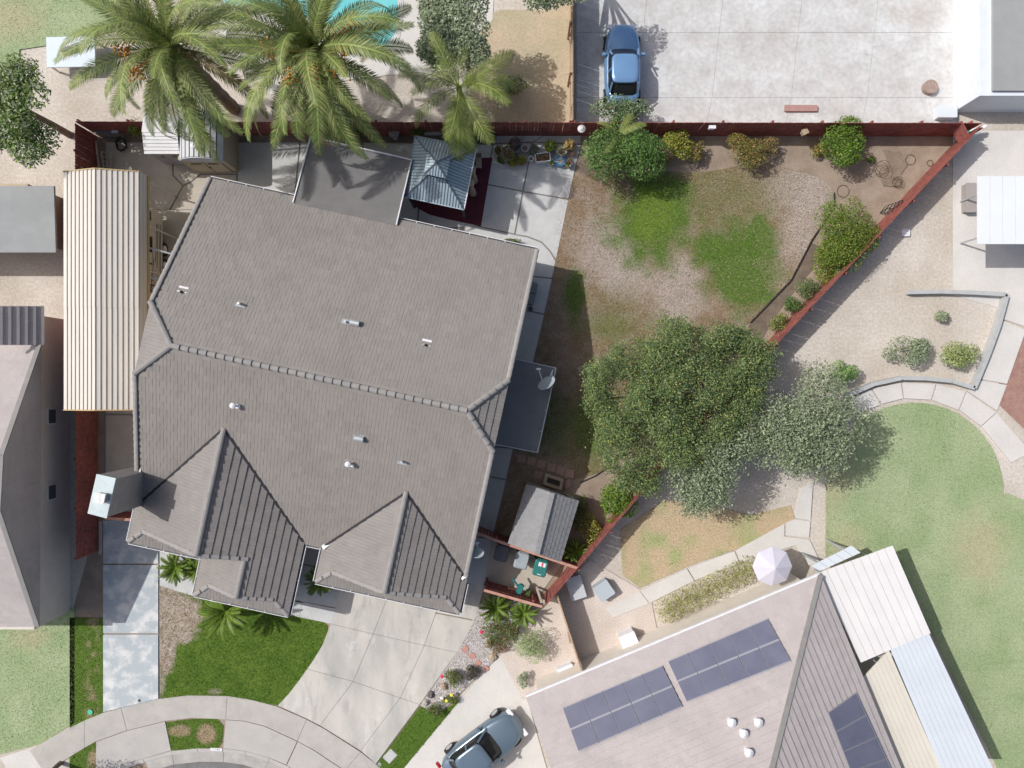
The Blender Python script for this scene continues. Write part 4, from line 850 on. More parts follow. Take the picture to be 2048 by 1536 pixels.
# ------------------------------------------------------------------ bins
def rrect(c, wx, wy, r, ang, z, n=4):
    out = []
    for (sx, sy, a0) in ((1, 1, 0), (-1, 1, 90), (-1, -1, 180), (1, -1, 270)):
        for k in range(n + 1):
            a = math.radians(a0 + 90 * k / n); x = sx * (wx / 2 - r) + r * math.cos(a); y = sy * (wy / 2 - r) + r * math.sin(a)
            out.append(Vector((c[0] + x * math.cos(ang) - y * math.sin(ang), c[1] + x * math.sin(ang) + y * math.cos(ang), z)))
    return out
def wheelie(label, px, py, m, ang, stick=None):
    h = 1.06; c = at(px, py, h); t = thing('wheelie_bin', label, 'bin', (c.x, c.y, .05), 0, 'wheelie bins in the side yard')
    mb = MB(); mb.loft([rrect(c, .50, .56, .06, ang, .08), rrect(c, .60, .70, .07, ang, .98)]); mb.build('body', m, t)
    mb = MB(); mb.loft([rrect(c, .68, .80, .12, ang, .99), rrect(c, .68, .80, .12, ang, 1.03), rrect(c, .60, .70, .12, ang, 1.08)]); ld = mb.build('lid', m, t)
    f = Vector((-math.sin(ang), math.cos(ang), 0)); sd = Vector((math.cos(ang), math.sin(ang), 0)); c3 = Vector((c.x, c.y, 0))
    mb = MB(); mb.tube([c3 + f * .43 - sd * .25 + Vector((0, 0, 1.0)), c3 + f * .43 + sd * .25 + Vector((0, 0, 1.0))], .02, 6); mb.build('handle', m, t)
    for s in (-1, 1): mb = MB(); mb.tube([c3 + f * .34 + sd * s * .27 + Vector((0, 0, .17)), c3 + f * .34 + sd * s * .33 + Vector((0, 0, .17))], .12, 12); mb.build('wheel', RUBBER, t)
    if stick:
        mb = MB(); mb.loft([rrect(c3 + f * .2 + sd * .03, .36, .20, .01, ang, 1.081, 1), rrect(c3 + f * .2 + sd * .03, .36, .20, .01, ang, 1.084, 1)]); st = mb.build('label', WHITE, ld)
        mb = MB(); mb.loft([rrect(c3 + f * .2 + sd * .04, .08, .19, .01, ang, 1.085, 1), rrect(c3 + f * .2 + sd * .04, .08, .19, .01, ang, 1.087, 1)]); mb.build('red_stripe', mat('red_print', (.62, .04, .10)), ld)
        mb = MB(); mb.loft([rrect(c3 - f * .3, .2, .035, .01, ang, 1.081, 1), rrect(c3 - f * .3, .2, .035, .01, ang, 1.084, 1)]); mb.build('white_print', WHITE, ld)
BG = mat('bin_charcoal', (.11, .115, .13), (.09, .095, .105), 4, .6); BB = mat('bin_grey', (.34, .385, .41), (.31, .35, .37), 4, .6); BT = mat('bin_green', (.03, .185, .165), (.025, .16, .145), 4, .55)
wheelie('charcoal wheelie bin, nearest the house of the three', 1003, 1107, BG, -.24); wheelie('pale grey wheelie bin between the charcoal and green ones', 1043, 1122, BB, -.24); wheelie('green wheelie bin with a white and red label on its lid', 1081, 1137, BT, -.27, True)

# ------------------------------------------------------------------ leaves
def leaves(blobs, n, size, palette, flat=.35, shell=.55, seed=None, asp=.5, jit=.5, twig=0, tw=.15, rmax=1.06):
    """Leaf-sized quads spread through lumpy ellipsoids. blobs: (x, y, z, rx, ry, rz)."""
    rg = np.random.default_rng(seed if seed is not None else NR.integers(1e9)); B_ = np.array(blobs); vol = (B_[:, 3] * B_[:, 4] * B_[:, 5]) ** (2 / 3); pk = rg.choice(len(B_), n, p=vol / vol.sum()); b = B_[pk]
    d = rg.normal(size=(n, 3)); d[:, 2] = np.abs(d[:, 2]) * 1.0 - .35 * rg.random(n); d /= np.linalg.norm(d, axis=1)[:, None]
    r = shell + (rmax - shell) * rg.random(n) ** .6; c = b[:, :3] + d * b[:, 3:] * r[:, None]
    if twig:
        q = rg.integers(0, n // twig, n); c = c[q] + rg.normal(size=(n, 3)) * tw; d = d[q]
    k = c[:, 2] > .03; c, d = c[k], d[k]; n = len(c)
    nn = d * .6 + rg.normal(size=(n, 3)) * jit; nn[:, 2] += flat + .25; nn /= np.linalg.norm(nn, axis=1)[:, None]
    t = rg.normal(size=(n, 3)); t -= nn * (t * nn).sum(1)[:, None]; t /= np.linalg.norm(t, axis=1)[:, None]; s = np.cross(nn, t)
    L = size * rg.uniform(.6, 1.35, n)[:, None]; w_ = L * asp
    V = np.stack([c - t * L * .5, c + s * w_ * .5 - t * L * .05, c + t * L * .5, c - s * w_ * .5 - t * L * .05], axis=1).reshape(-1, 3)
    P = np.array(palette); C = P[rg.integers(0, len(P), n)] * rg.uniform(.75, 2.0, (n, 1))
    return V, C
def lumps(c, rx, ry, h, k, rg, small=.45, z0=.0):
    out = [(c.x, c.y, z0 + h * .5, rx * .78, ry * .78, h * .48)]
    for i in range(k):
        a = rg.uniform(0, 6.283); q = math.sqrt(rg.random()) * .82; s = small * rg.uniform(.7, 1.2)
        out.append((c.x + rx * q * math.cos(a), c.y + ry * q * math.sin(a), z0 + h * (.45 + .42 * math.sqrt(max(0, 1 - q * q)) * rg.uniform(.7, 1.1)), rx * s, ry * s, min(rx, ry) * s * .9))
    return out
G1 = [(.055, .11, .025), (.075, .14, .03), (.045, .09, .03), (.10, .16, .05)]; G2 = [(.085, .16, .02), (.12, .19, .025), (.06, .12, .02), (.15, .20, .04)]
OL = [(.12, .13, .03), (.16, .15, .035), (.09, .11, .025), (.19, .15, .05)]; DRY = [(.24, .16, .07), (.30, .20, .09), (.16, .14, .05), (.20, .17, .07)]; YEL = [(.26, .24, .03), (.16, .20, .03), (.10, .15, .025), (.32, .27, .08)]
TREE = [(.10, .145, .055), (.12, .165, .065), (.075, .115, .045), (.155, .185, .08), (.06, .10, .05), (.17, .19, .06)]; SAGE = [(.20, .245, .15), (.235, .275, .175), (.17, .21, .13), (.26, .295, .19)]  # SAGE: leaf greens paled to paint haze on the neighbours' trees
def bush(name, label, px, py, rpx, rpy, h, pal, n, size=.09, k=9, cat='bush', group=None, flower=None, ztop=None, stems=True, asp=.5):
    """a shrub: centre and radii in photo pixels at mid height"""
    c = at(px, py, h * .6); f = (H - h * .6) / F; t = thing(name, label, cat, (c.x, c.y, 0), 0, group); rg = random.Random(int(px * 7 + py))
    bl = lumps(c, rpx * f, rpy * f, h, k, rg); V, C = leaves(bl, n, size, pal, seed=int(px + py * 3), asp=asp)
    me = np_mesh('foliage', V - np.tile(np.array((c.x, c.y, 0)), (len(V), 1)), 4, LEAF, C); link('foliage', me, t, wm(t).copy())
    if stems:
        mb = MB()
        for i in range(5):
            b = bl[1 + i % max(1, len(bl) - 1)] if len(bl) > 1 else bl[0]; mb.tube([(c.x + rg.uniform(-.06, .06), c.y + rg.uniform(-.06, .06), 0), (c.x * .5 + b[0] * .5, c.y * .5 + b[1] * .5, h * .35), (b[0], b[1], b[2])], [.03, .02, .008], 5)
        mb.build('stem', TRUNK, t)
    for (fx, fy, fc) in flower or []:
        p = at(fx, fy, h); mb = MB()
        for a in range(5): mb.lathe(p + Vector((.045 * math.cos(a * 1.257), .045 * math.sin(a * 1.257), 0)), [(.01, -.02), (.05, .0), (.03, .03)], 6)
        mb.build('flower', mat('petal_%d' % int(fc[0] * 100), fc), t)
    return t
bush('shrub', 'big round green shrub against the back fence by the patio', 1243, 303, 78, 64, 2.5, [(.075, .15, .035), (.10, .18, .04), (.06, .12, .035), (.13, .20, .06)], 11000, .11, 20)
bush('shrub', 'yellow leaved shrub right of the big round shrub', 1348, 287, 32, 32, 1.3, YEL, 1900, .10, 7)
bush('shrub', 'brown and yellow withering shrub below the yellow one', 1322, 318, 26, 26, .9, DRY + YEL, 1200, .09, 6)
bush('shrub', 'small round drying brown shrub in the back bed', 1390, 305, 24, 22, .9, DRY + OL, 1500, .08, 6)
bush('shrub', 'spreading olive and orange shrub by the back fence', 1495, 302, 46, 33, 1.4, OL + [(.28, .17, .06)], 3000, .09, 10)
bush('shrub', 'straggly dry shrub growing beside the olive and orange one', 1540, 295, 20, 20, 1.0, DRY, 700, .09, 5)
bush('shrub', 'bright green glossy shrub near the far right corner', 1687, 292, 48, 46, 1.8, G2, 4300, .13, 12, asp=.4)
bush('shrub', 'low straw coloured plant left of the glossy shrub', 1641, 298, 20, 16, .6, DRY + YEL, 500, .10, 5)
bush('small_plant', 'tiny bright green plant alone on bare soil', 1742, 318, 9, 7, .35, G2, 160, .09, 3, 'plant')
bush('shrub', 'large olive green hedge shrub against the right fence', 1686, 468, 62, 72, 1.7, [(.11, .15, .025), (.15, .175, .03), (.09, .13, .025), (.18, .18, .04)] + G2, 12000, .09, 22)
bush('shrub', 'leafy bright shrub at the foot of the olive hedge shrub', 1652, 528, 34, 44, 1.2, G2 + YEL, 2600, .12, 9, asp=.35)
bush('shrub', 'grey green shrub on the dark bed, largest of three', 1611, 574, 25, 24, 1.1, TREE, 1500, .08, 7)
bush('shrub', 'green shrub between two others along the right fence', 1585, 608, 19, 18, .9, G1, 1000, .08, 6)
bush('shrub', 'yellowish green shrub on the dark bed next to the tree', 1559, 645, 21, 20, .9, TREE + YEL, 1100, .08, 6)
bush('shrub', 'glossy lime green shrub under the edge of the big tree', 1230, 998, 40, 42, 1.6, G2, 2600, .12, 9, asp=.45)
bush('shrub', 'reddish and yellow shrub beneath the tree beside the lime shrub', 1268, 960, 24, 24, 1.4, DRY + OL, 900, .09, 6)
bush('shrub', 'yellow green shrub along the fence behind the side shed', 1186, 1062, 22, 34, .9, YEL + OL, 1300, .09, 7)
bush('shrub', 'dark leafy shrub in the shade of the side shed', 1158, 1035, 22, 40, .7, OL + G1, 1200, .09, 6)
bush('low_hedge', 'low dark hedge strip beside the back wall', 1020, 483, 21, 6, .5, OL + G1, 700, .06, 5, 'hedge')
bush('rose_bush', 'large rose bush with a pink bloom below the sagos', 1000, 1262, 40, 30, .9, G1 + [(.20, .08, .05), (.25, .20, .10)], 2600, .08, 9, 'rose bush', flower=[(963, 1264, (.70, .04, .12))])
bush('rose_bush', 'reddish rose bush along the lot line under the large one', 995, 1290, 24, 18, .6, [(.20, .10, .06), (.12, .13, .04), (.26, .18, .10)], 900, .08, 5, 'rose bush')
bush('rose_bush', 'round rose bush with pink bloom on the gravel', 905, 1355, 21, 19, .7, G1 + OL, 1100, .07, 6, 'rose bush', flower=[(884, 1353, (.72, .04, .14))])
bush('shrub', 'bare dark twiggy shrub on the gravel', 944, 1346, 18, 15, .5, [(.06, .05, .04), (.09, .08, .06)], 900, .07, 5)
bush('shrub', 'olive shrub at the tip of the gravel', 872, 1419, 17, 17, .5, OL + G1, 900, .07, 5)
bush('flower_clump', 'flowering clump with white and yellow blooms on the gravel edge', 900, 1398, 19, 11, .4, OL + G2, 600, .07, 4, 'flowers', flower=[(903, 1390, (.8, .7, .1)), (893, 1402, (.8, .78, .75)), (884, 1396, (.75, .72, .70))])
bush('shrub', 'small leafy plant on the fence in the far left corner', 272, 258, 14, 18, 1.5, G2 + YEL, 500, .14, 4, asp=.3)
for (px, py, r_, lab) in ((716, 258, 26, 'dark shrub against back fence left of the stone bowl'), (835, 262, 18, 'dark leafy plant against the back fence beside the gazebo')): bush('shrub', lab, px, py, r_, 15, 1.1, OL + G1, 900, .09, 6)

# big trees: lumps of leaves on limbs
def tree(name, label, blobs_px, zc, pal, n, size, trunk_px, tr=.16, group=None, shell=.45, cat='tree', seed=1, flat=.35, asp=.5, **kw):
    """blobs_px: (px, py, r_px, z, flatten)"""
    base = at(*trunk_px); t = thing(name, label, cat, base, 0, group); bl = []; rg = random.Random(seed)
    for px, py, r, z, fl in blobs_px:
        c = at(px, py, z); rr = r * (H - z) / F; bl.append((c.x, c.y, c.z, rr, rr, rr * fl))
    V, C = leaves(bl, n, size, pal, seed=seed, shell=shell, flat=flat, asp=asp, **kw); me = np_mesh('crown', V - np.tile(np.array(base), (len(V), 1)), 4, LEAF, C); link('crown', me, t, wm(t).copy())
    mb = MB(); zt = min(b[2] for b in bl) * .75; top = base + Vector((0, 0, zt)); mb.tube([base - Vector((0, 0, .1)), base + Vector((.05, 0, zt * .5)), top], [tr * 1.25, tr, tr * .8], 9)
    for b in bl[::max(1, len(bl) // 9)]:
        e = Vector(b[:3]); m = top.lerp(e, .5) + Vector((rg.uniform(-.2, .2), rg.uniform(-.2, .2), .1)); mb.tube([top - Vector((0, 0, .15)), m, e], [tr * .55, tr * .35, tr * .12], 6)
    mb.build('trunk', TRUNK, t); return t
def crownpts(poly, n, r0, r1, z0, z1, seed, peak):
    rg = random.Random(seed); out = []; xs = [p[0] for p in poly]; ys = [p[1] for p in poly]
    while len(out) < n:
        x, y = rg.uniform(min(xs), max(xs)), rg.uniform(min(ys), max(ys))
        if not inpoly(np.array([x]), np.array([y]), poly)[0]: continue
        d = min(1, math.hypot((x - peak[0]) / peak[2], (y - peak[1]) / peak[2])); out.append((x, y, rg.uniform(r0, r1), z0 + (z1 - z0) * (1 - d * d) * rg.uniform(.75, 1.05), rg.uniform(.6, .85)))
    return out
BIGP = [(1195, 735), (1240, 690), (1300, 705), (1345, 650), (1400, 668), (1480, 665), (1530, 705), (1535, 770), (1470, 850), (1395, 930), (1300, 975), (1240, 955), (1205, 905), (1200, 850), (1182, 800)]
BB = crownpts(BIGP, 40, 24, 38, 2.4, 3.6, 5, (1350, 800, 260)); rg_ = random.Random(55)
for (x, y, r, z, f_) in crownpts(BIGP, 90, 14, 28, 2.8, 4.4, 6, (1350, 800, 250)): BB.append((x, y, r, z + rg_.uniform(-.3, .5), .9))
for k in range(len(BIGP)):                     # ragged sprays along the rim
    a, b = BIGP[k], BIGP[(k + 1) % len(BIGP)]
    for t_ in (.15, .5, .82): BB.append((a[0] + (b[0] - a[0]) * t_ + rg_.uniform(-12, 12), a[1] + (b[1] - a[1]) * t_ + rg_.uniform(-12, 12), rg_.uniform(7, 16), rg_.uniform(2.2, 3.6), .8))
tree('broadleaf_tree', 'large spreading green tree over the right side of the back lawn', BB, 4, [(.125, .185, .065), (.155, .215, .075), (.09, .145, .055), (.21, .25, .10), (.065, .11, .055), (.22, .235, .075), (.15, .20, .105)], 120000, .095, (1345, 800), .2, seed=5, shell=.2, jit=.8, twig=22, tw=.13, rmax=1.2)
tree('broadleaf_tree', 'pale sage tree leaning over the right fence from next door', crownpts([(1350, 960), (1440, 880), (1500, 830), (1530, 870), (1440, 950), (1440, 1000), (1370, 1000)], 26, 24, 38, 2.2, 3.8, 8, (1440, 910, 130)), 4, SAGE, 18000, .12, (1440, 915), .14, seed=8, jit=.8, twig=18, tw=.16, rmax=1.2)
tree('broadleaf_tree', 'pale green neighbouring tree with a feathery crown by the curved path', crownpts([(1560, 800), (1660, 740), (1700, 790), (1690, 860), (1660, 930), (1590, 940), (1540, 900)], 30, 26, 40, 2.4, 4.2, 9, (1620, 850, 120)), 4, SAGE, 21000, .12, (1610, 850), .15, seed=9, jit=.8, twig=18, tw=.16, rmax=1.2)
tree('broadleaf_tree', 'leafy tree near the far left shed casting dappled shade', crownpts([(-30, 160), (60, 130), (120, 190), (110, 290), (20, 310), (-40, 260)], 26, 26, 40, 3.4, 5.4, 12, (50, 220, 110)), 4, SAGE + G2, 14000, .15, (140, 270), .15, seed=12)
tree('broadleaf_tree', 'tall sage green tree beside the pool', crownpts([(830, 30), (900, -20), (970, 30), (960, 110), (900, 150), (840, 120)], 26, 22, 36, 3.0, 5.0, 13, (900, 70, 100)), 4, SAGE, 12000, .15, (910, 100), .15, seed=13)
tree('broadleaf_tree', 'dark tree at the top edge beside the concrete yard', crownpts([(1060, -60), (1200, -70), (1240, -20), (1150, -10), (1060, 0)], 14, 26, 40, 2.5, 4.5, 14, (1150, -50, 120)), 4, SAGE, 7000, .15, (1140, -40), .14, seed=14)
tree('broadleaf_tree', 'street tree below the lower left corner', [(10, 1620, 55, 4.0, .7), (-30, 1600, 40, 3.9, .7), (50, 1640, 42, 3.9, .7), (-10, 1660, 45, 4.1, .7), (40, 1600, 34, 3.7, .7), (-60, 1640, 40, 3.7, .7)], 4, G1, 5000, .12, (122, 1525), .1, seed=15)
bush('shrub', 'yellow green shrub on the dry yard beside the tan fence', 1015, 170, 48, 24, 1.1, SAGE + YEL, 1800, .11, 8)
bush('shrub', 'sage bush rising behind the back fence by the parked car', 1240, 222, 55, 26, 1.9, SAGE + G1, 2600, .11, 9)
bush('shrub', 'grey green shrub in the enclosed gravel bed', 1808, 698, 46, 34, 1.2, SAGE, 2200, .11, 9)
bush('shrub', 'yellow green shrub in the corner of the gravel bed', 1912, 708, 40, 32, 1.0, [(.24, .29, .10), (.20, .25, .10), (.28, .31, .14)], 1900, .11, 8)
bush('shrub', 'small sparse shrub at the top of the gravel bed', 1884, 632, 18, 14, .6, SAGE, 500, .10, 4)
bush('shrub', 'bright green bush at the bend of the curved path', 1680, 748, 34, 30, 1.2, [(.20, .30, .10), (.16, .25, .09)], 1700, .10, 7)
bush('clipped_shrub', 'round clipped green shrub beside the pinkish bed', 1058, 1290, 38, 36, 1.1, [(.22, .29, .13), (.26, .32, .15)], 2600, .07, 8)
bush('small_plant', 'narrow green plant by the neighbouring wall', 1047, 1362, 11, 20, .7, SAGE, 500, .08, 4, 'plant')
hd = [(1330 + i * 19, 1222 - i * 9.6) for i in range(10)]
t = thing('clipped_hedge', 'olive clipped hedge along the neighbouring house', 'hedge', at(1410, 1180)); bl = []
for x, y in hd:
    for o_ in (-9, 9): c = at(x + o_ * .45, y + o_, .6); bl.append((c.x, c.y, .55, .42, .42, .45))
V, C = leaves(bl, 5200, .08, [(.27, .27, .10), (.32, .31, .13), (.22, .23, .09)], seed=77); b0 = np.array(t.location); link('foliage', np_mesh('foliage', V - b0, 4, LEAF, C), t, wm(t).copy())

# ------------------------------------------------------------------ palms and cycads
def frond_mesh(name, L, droop, leafl, n, pal, seed, up=.25, m=FROND, ww=.022, vee=.5):
    """a feather frond along +Y from the origin"""
    rg = np.random.default_rng(seed); pts = []; p = Vector((0, 0, 0)); a = up
    for i in range(n + 1):
        pts.append(p.copy()); a -= droop / n * (.4 + 1.2 * i / n); p = p + Vector((0, math.cos(a), math.sin(a))) * (L / n)
    q = []; cl = []; P = np.array(pal)
    def quad(a, b, c, d, col): q.extend([a, b, c, d]); cl.append(col)
    for i in range(n):
        w_ = ww * (1 - .8 * i / n) + .006; s = Vector((w_, 0, 0)); quad(pts[i] - s, pts[i] + s, pts[i + 1] + s * .9, pts[i + 1] - s * .9, P[0] * 1.5 + np.array((.03, .03, 0)))
        if i < n * .08: continue
        t = i / n; ll = leafl * (math.sin(math.pi * min(1, (t * .92 + .06))) ** .6)
        for sd in (-1, 1):
            for e in (0, .5):
                b = pts[i].lerp(pts[i + 1], e); d = (pts[i + 1] - pts[i]).normalized(); fw = .55 + .75 * t + rg.uniform(-.1, .1)
                tip = b + (Vector((sd, 0, vee * rg.uniform(.5, 1.1) * (1 - .9 * t) - .15)) + d * fw).normalized() * ll * rg.uniform(.85, 1.1); tip.z -= .1 * ll
                mid = b.lerp(tip, .5) + Vector((0, 0, .04 * ll)); o_ = d * (ww * .75)
                col = P[rg.integers(0, len(P))] * rg.uniform(.75, 1.25); quad(b - o_ * .5, b + o_ * .5, mid + o_ * .8, mid - o_ * .8, col); quad(mid - o_ * .8, mid + o_ * .8, tip + o_ * .15, tip - o_ * .15, col)
    return np_mesh(name, np.array([tuple(v) for v in q]), 4, m, np.array(cl))
DATE = [(.18, .235, .07), (.23, .27, .09), (.14, .195, .06), (.28, .29, .11)]
DF = [frond_mesh('frond', 4.2, 1.7, .42, 30, [(.26, .19, .10), (.22, .16, .08), (.20, .18, .08)], 99, up=.2, ww=.045)] + [frond_mesh('frond', 4.6, 1.1 + .25 * i, .52, 34, DATE, 100 + i, up=.35 + .1 * i, ww=.05) for i in range(5)] + [frond_mesh('frond', 4.0, .75, .5, 32, DATE, 110, up=.2, ww=.05)]
SF = [frond_mesh('frond', .95, .8, .15, 20, [(.11, .18, .025), (.15, .22, .03), (.085, .145, .025)], 120 + i, up=.25, ww=.022, vee=.35) for i in range(3)]
QF = [frond_mesh('frond', 3.4, 1.3, .75, 28, [(.17, .23, .05), (.22, .27, .08), (.27, .29, .11)], 130 + i, up=.5, ww=.038, vee=.1) for i in range(2)]
def palm(name, label, c, fronds, n, tilt, trunk_r, sc=1.0, cat='palm tree', fruit=0, skip=None, seed=3, group=None, rot0=0, extra=()):
    base = Vector((c.x, c.y, 0)); t = thing(name, label, cat, base, 0, group); rg = random.Random(seed); mb = MB()
    k = max(3, int(c.z / .5)); mb.tube([base + Vector((0, 0, c.z * i / k)) for i in range(k + 1)], [trunk_r * (1 + .12 * (i % 2)) for i in range(k + 1)], 10); mb.build('trunk', TRUNK, t)
    for i in range(n):
        a = rot0 + i * 2.39996; u = (i + .5) / n; a += rg.uniform(-.22, .22); el = tilt[1] + (tilt[0] - tilt[1]) * (1 - u) + rg.uniform(-.16, .16); s = sc * rg.uniform(.85, 1.08) * (1 - .25 * max(0, el - .6))
        M = Matrix.Translation(c + Vector((0, 0, .1 * (1 - u)))) @ Matrix.Rotation(a, 4, 'Z') @ Matrix.Rotation(el, 4, 'X') @ Matrix.Rotation(rg.uniform(-.5, .5), 4, 'Y') @ Matrix.Scale(s, 4); link('frond', fronds[(i * 5) % len(fronds)] if not (len(fronds) == 7 and i < n - 18 and (i * 5) % 7 == 0) else fronds[3], t, M)
    for a, el, s in extra:
        M = Matrix.Translation(c) @ Matrix.Rotation(a, 4, 'Z') @ Matrix.Rotation(el, 4, 'X') @ Matrix.Scale(s, 4); link('frond', fronds[-2], t, M)
    for i in range(fruit):
        a = -2.7 + i * .62 + rg.uniform(-.15, .15); d = Vector((math.cos(a), math.sin(a), 0)); p = c + d * (1.5 + .35 * (i % 2)) + Vector((0, 0, 1.45)); mb = MB()
        for j in range(46):
            o_ = Vector((rg.gauss(0, .17), rg.gauss(0, .17), rg.gauss(-.05, .12))); mb.lathe(p + o_, [(.02, -.05), (.055, -.01), (.03, .045)], 5)
        mb.tube([c, c + d * .6 + Vector((0, 0, .55)), p], .03, 5); mb.build('fruit_bunch', mat('date_orange', (.62, .30, .07), (.52, .22, .05), 12, .6), t)
    return t
palm('date_palm', 'big date palm left of the pool with fronds over the sheds', at(345, 95, 6.6), DF, 46, (1.0, -.75), .3, 1.05, fruit=2, seed=4, extra=[(3.05, -.62, 1.05), (3.35, -.6, 1.08), (3.6, -.55, 1.05), (2.8, -.6, 1.0)])
palm('date_palm', 'big date palm with orange fruit bunches in front of the pool', at(632, 105, 6.6), DF, 50, (1.0, -.8), .3, 1.1, fruit=6, seed=6, rot0=.7, extra=[(3.0, -.62, 1.05), (3.25, -.65, 1.05), (3.5, -.6, 1.1), (2.75, -.6, 1.05), (3.75, -.6, 1.0)])
palm('queen_palm', 'feathery palm hanging over the corner of the gazebo', at(918, 175, 4.6), QF, 13, (.7, -.5), .12, .9, seed=9, rot0=2.0, extra=[(3.1, -.5, 1.0), (3.3, -.62, .95), (2.95, -.7, .9)])
palm('young_palm', 'young palm growing through the big round shrub', at(1238, 272, 2.15), QF, 5, (.35, -.1), .05, .42, seed=10, rot0=2.5)
SG = 'sago palms around the house'
for (px, py, z, sc, lab) in ((352, 1134, .65, .98, 'sago palm on the pale concrete left of the front wing'), (393, 1138, .55, .75, 'smaller sago palm half hidden by the front eave'), (452, 1222, 1.75, 1.42, 'biggest sago palm on the front lawn beside the eave'),
                            (640, 1160, .9, .85, 'sago palm in the shade of the entry'), (990, 1214, .6, .92, 'sago palm on gravel, nearer the driveway of two'), (1047, 1226, .6, .84, 'sago palm under the picket fence by the lot line'), (1152, 1102, .5, .8, 'bright strap leaved sago behind the side shed')):
    palm('sago_palm', lab, at(px, py, z), SF, 34, (.75, -.35), .13, sc, 'sago palm', seed=int(px), group=SG)

# ------------------------------------------------------------------ pots and small things by the back fence
TERRA = mat('terracotta', (.38, .17, .10), (.32, .14, .08), 8, .85); STONE = mat('cast_stone', (.40, .37, .36), (.33, .31, .30), 6, .9, .1, 40); DKPOT = mat('dark_pot', (.06, .055, .06), (.09, .08, .085), 8, .6); BLUEP = mat('blue_plastic', (.03, .28, .55), (.03, .24, .48), 5, .45); WPOT = mat('white_pot', (.66, .66, .66), (.55, .55, .55), 8, .6)
def pot(px, py, r, h, m, label, pal=None, ph=.35, n=170, size=.08, name='flower_pot', base=.05, cat='plant pot', group='pots by the back fence', flowers=None):
    c = at(px, py, h); t = thing(name, label, cat, (c.x, c.y, base), 0, group); R_ = r * (H - h) / F; p = Vector((c.x, c.y, base))
    mb = MB(); mb.lathe(p, [(R_ * .68, 0), (R_ * .95, h * .9), (R_ * 1.04, h * .92), (R_ * 1.04, h), (R_ * .9, h), (R_ * .88, h * .86)], 16); mb.build('pot', m, t)
    mb = MB(); mb.lathe(p, [(R_ * .9, h * .84), (.01, h * .9)], 12); mb.build('soil', SOIL_DARK, t)
    if pal:
        V, C = leaves([(p.x, p.y, h + ph * .3, R_ * 1.15, R_ * 1.15, ph)], n, size, pal, seed=int(px * 3 + py)); link('foliage', np_mesh('foliage', V - np.array(p), 4, LEAF, C), t, wm(t).copy())
    return t
SUC = [(.13, .15, .08), (.19, .18, .10), (.10, .11, .06)]
pot(996, 302, 6, .35, DKPOT, 'small dark pot at the left end of the pot cluster', OL)
pot(1016, 308, 15, .45, STONE, 'wide stone bowl of dry stems in the pot cluster', DRY + [(.09, .08, .06)], .4, 420)
pot(1030, 289, 11, .5, DKPOT, 'dark pot with purplish plant behind the wide bowl', [(.12, .07, .11), (.09, .09, .06)], .45, 260)
pot(1034, 300, 5, .4, ALU, 'small silvery pot beside the purplish plant')
pot(1050, 296, 8.5, .5, STONE, 'empty grey pot with a thick rim'); pot(1068, 300, 8.5, .45, mat('green_pot', (.10, .20, .18), (.08, .16, .15), 6, .5), 'green glazed pot next to the empty grey pot', SUC, .2, 90)
pot(1026, 322, 11, .3, TERRA, 'low pot overflowing with yellow green leaves', YEL + G2, .3, 330); pot(1043, 322, 9, .25, TERRA, 'low pot of yellow flowers on the patio edge', YEL, .3, 230); pot(1003, 320, 8, .25, DKPOT, 'dark pot with green shoots below the wide bowl', G2, .25, 190)
pot(1100, 293, 11, .4, DKPOT, 'dark pot with bright lime leaves', [(.22, .30, .03), (.16, .24, .03)], .35, 260); pot(1138, 292, 9, .35, TERRA, 'terracotta pot with spiky tan plant', [(.34, .24, .09), (.28, .22, .08)], .4, 160, .14)
pot(1144, 308, 4.5, .25, TERRA, 'tiny terracotta pot at the edge of the patio', SUC, .08, 30, .05); pot(1102, 325, 6.5, .3, WPOT, 'small white pot left of the blue tub', G2, .15, 80); pot(1137, 327, 8, .3, WPOT, 'white pot of flowers right of the blue tub', OL + [(.3, .1, .12)], .2, 140)
pot(1062, 318, 6, .3, ALU, 'pale metal can by the planter box'); pot(1123, 302, 11, .35, WPOT, 'square looking white planter above the blue tub', OL + YEL, .2, 130)
tb = pot(1120, 322, 10.5, .32, BLUEP, 'bright blue tub full of pebbles', None, name='blue_tub', cat='tub'); p = tb.location
mb = MB()
for i in range(70): a = R.uniform(0, 6.28); q = R.random() ** .5 * .2; mb.lathe(Vector((p.x + q * math.cos(a), p.y + q * math.sin(a), .35)), [(.012, 0), (.026, .01), (.01, .03)], 5)
o = mb.build('pebbles', mat('mixed_pebbles', (.62, .60, .60), (.34, .36, .40), 30, .8), tb); o['kind'] = 'stuff'
pb = thing('planter_box', 'white planter box holding three small pots', 'planter', at(1085, 316, .05), 0); P = W2([(1070, 309), (1099, 305), (1101, 322), (1072, 325)], .4)
for i in range(4): mb = MB(); mb.bar((*P[i], .28), (*P[(i + 1) % 4], .28), .05, .42); mb.build('side_board', WPOT, pb)
mb = MB(); mb.prism(inset(P, .04), .06, .36); mb.build('soil', SOIL_DARK, pb)
for k, (px, py) in enumerate(((1076, 315), (1085, 318), (1093, 312))): pot(px, py, 4, .45, TERRA, ('small terracotta pot in the left of the white planter box', 'small terracotta pot in the middle of the white planter box', 'small terracotta pot in the right of the white planter box')[k], SUC + DRY, .1, 60, .05)
pot(960, 277, 9, .4, DKPOT, 'dark pot with a violet flower right of the gazebo', [(.20, .19, .27), (.10, .09, .12)], .25, 160); pot(983, 277, 8.5, .4, STONE, 'pale rimmed pot of green leaves right of the gazebo', G1, .15, 120)
t = thing('stone_bowl', 'round tiered stone bowl by the back fence', 'bird bath', at(788, 267, 0)); p = at(788, 267, .55); q = Vector((p.x, p.y, 0)); mb = MB()
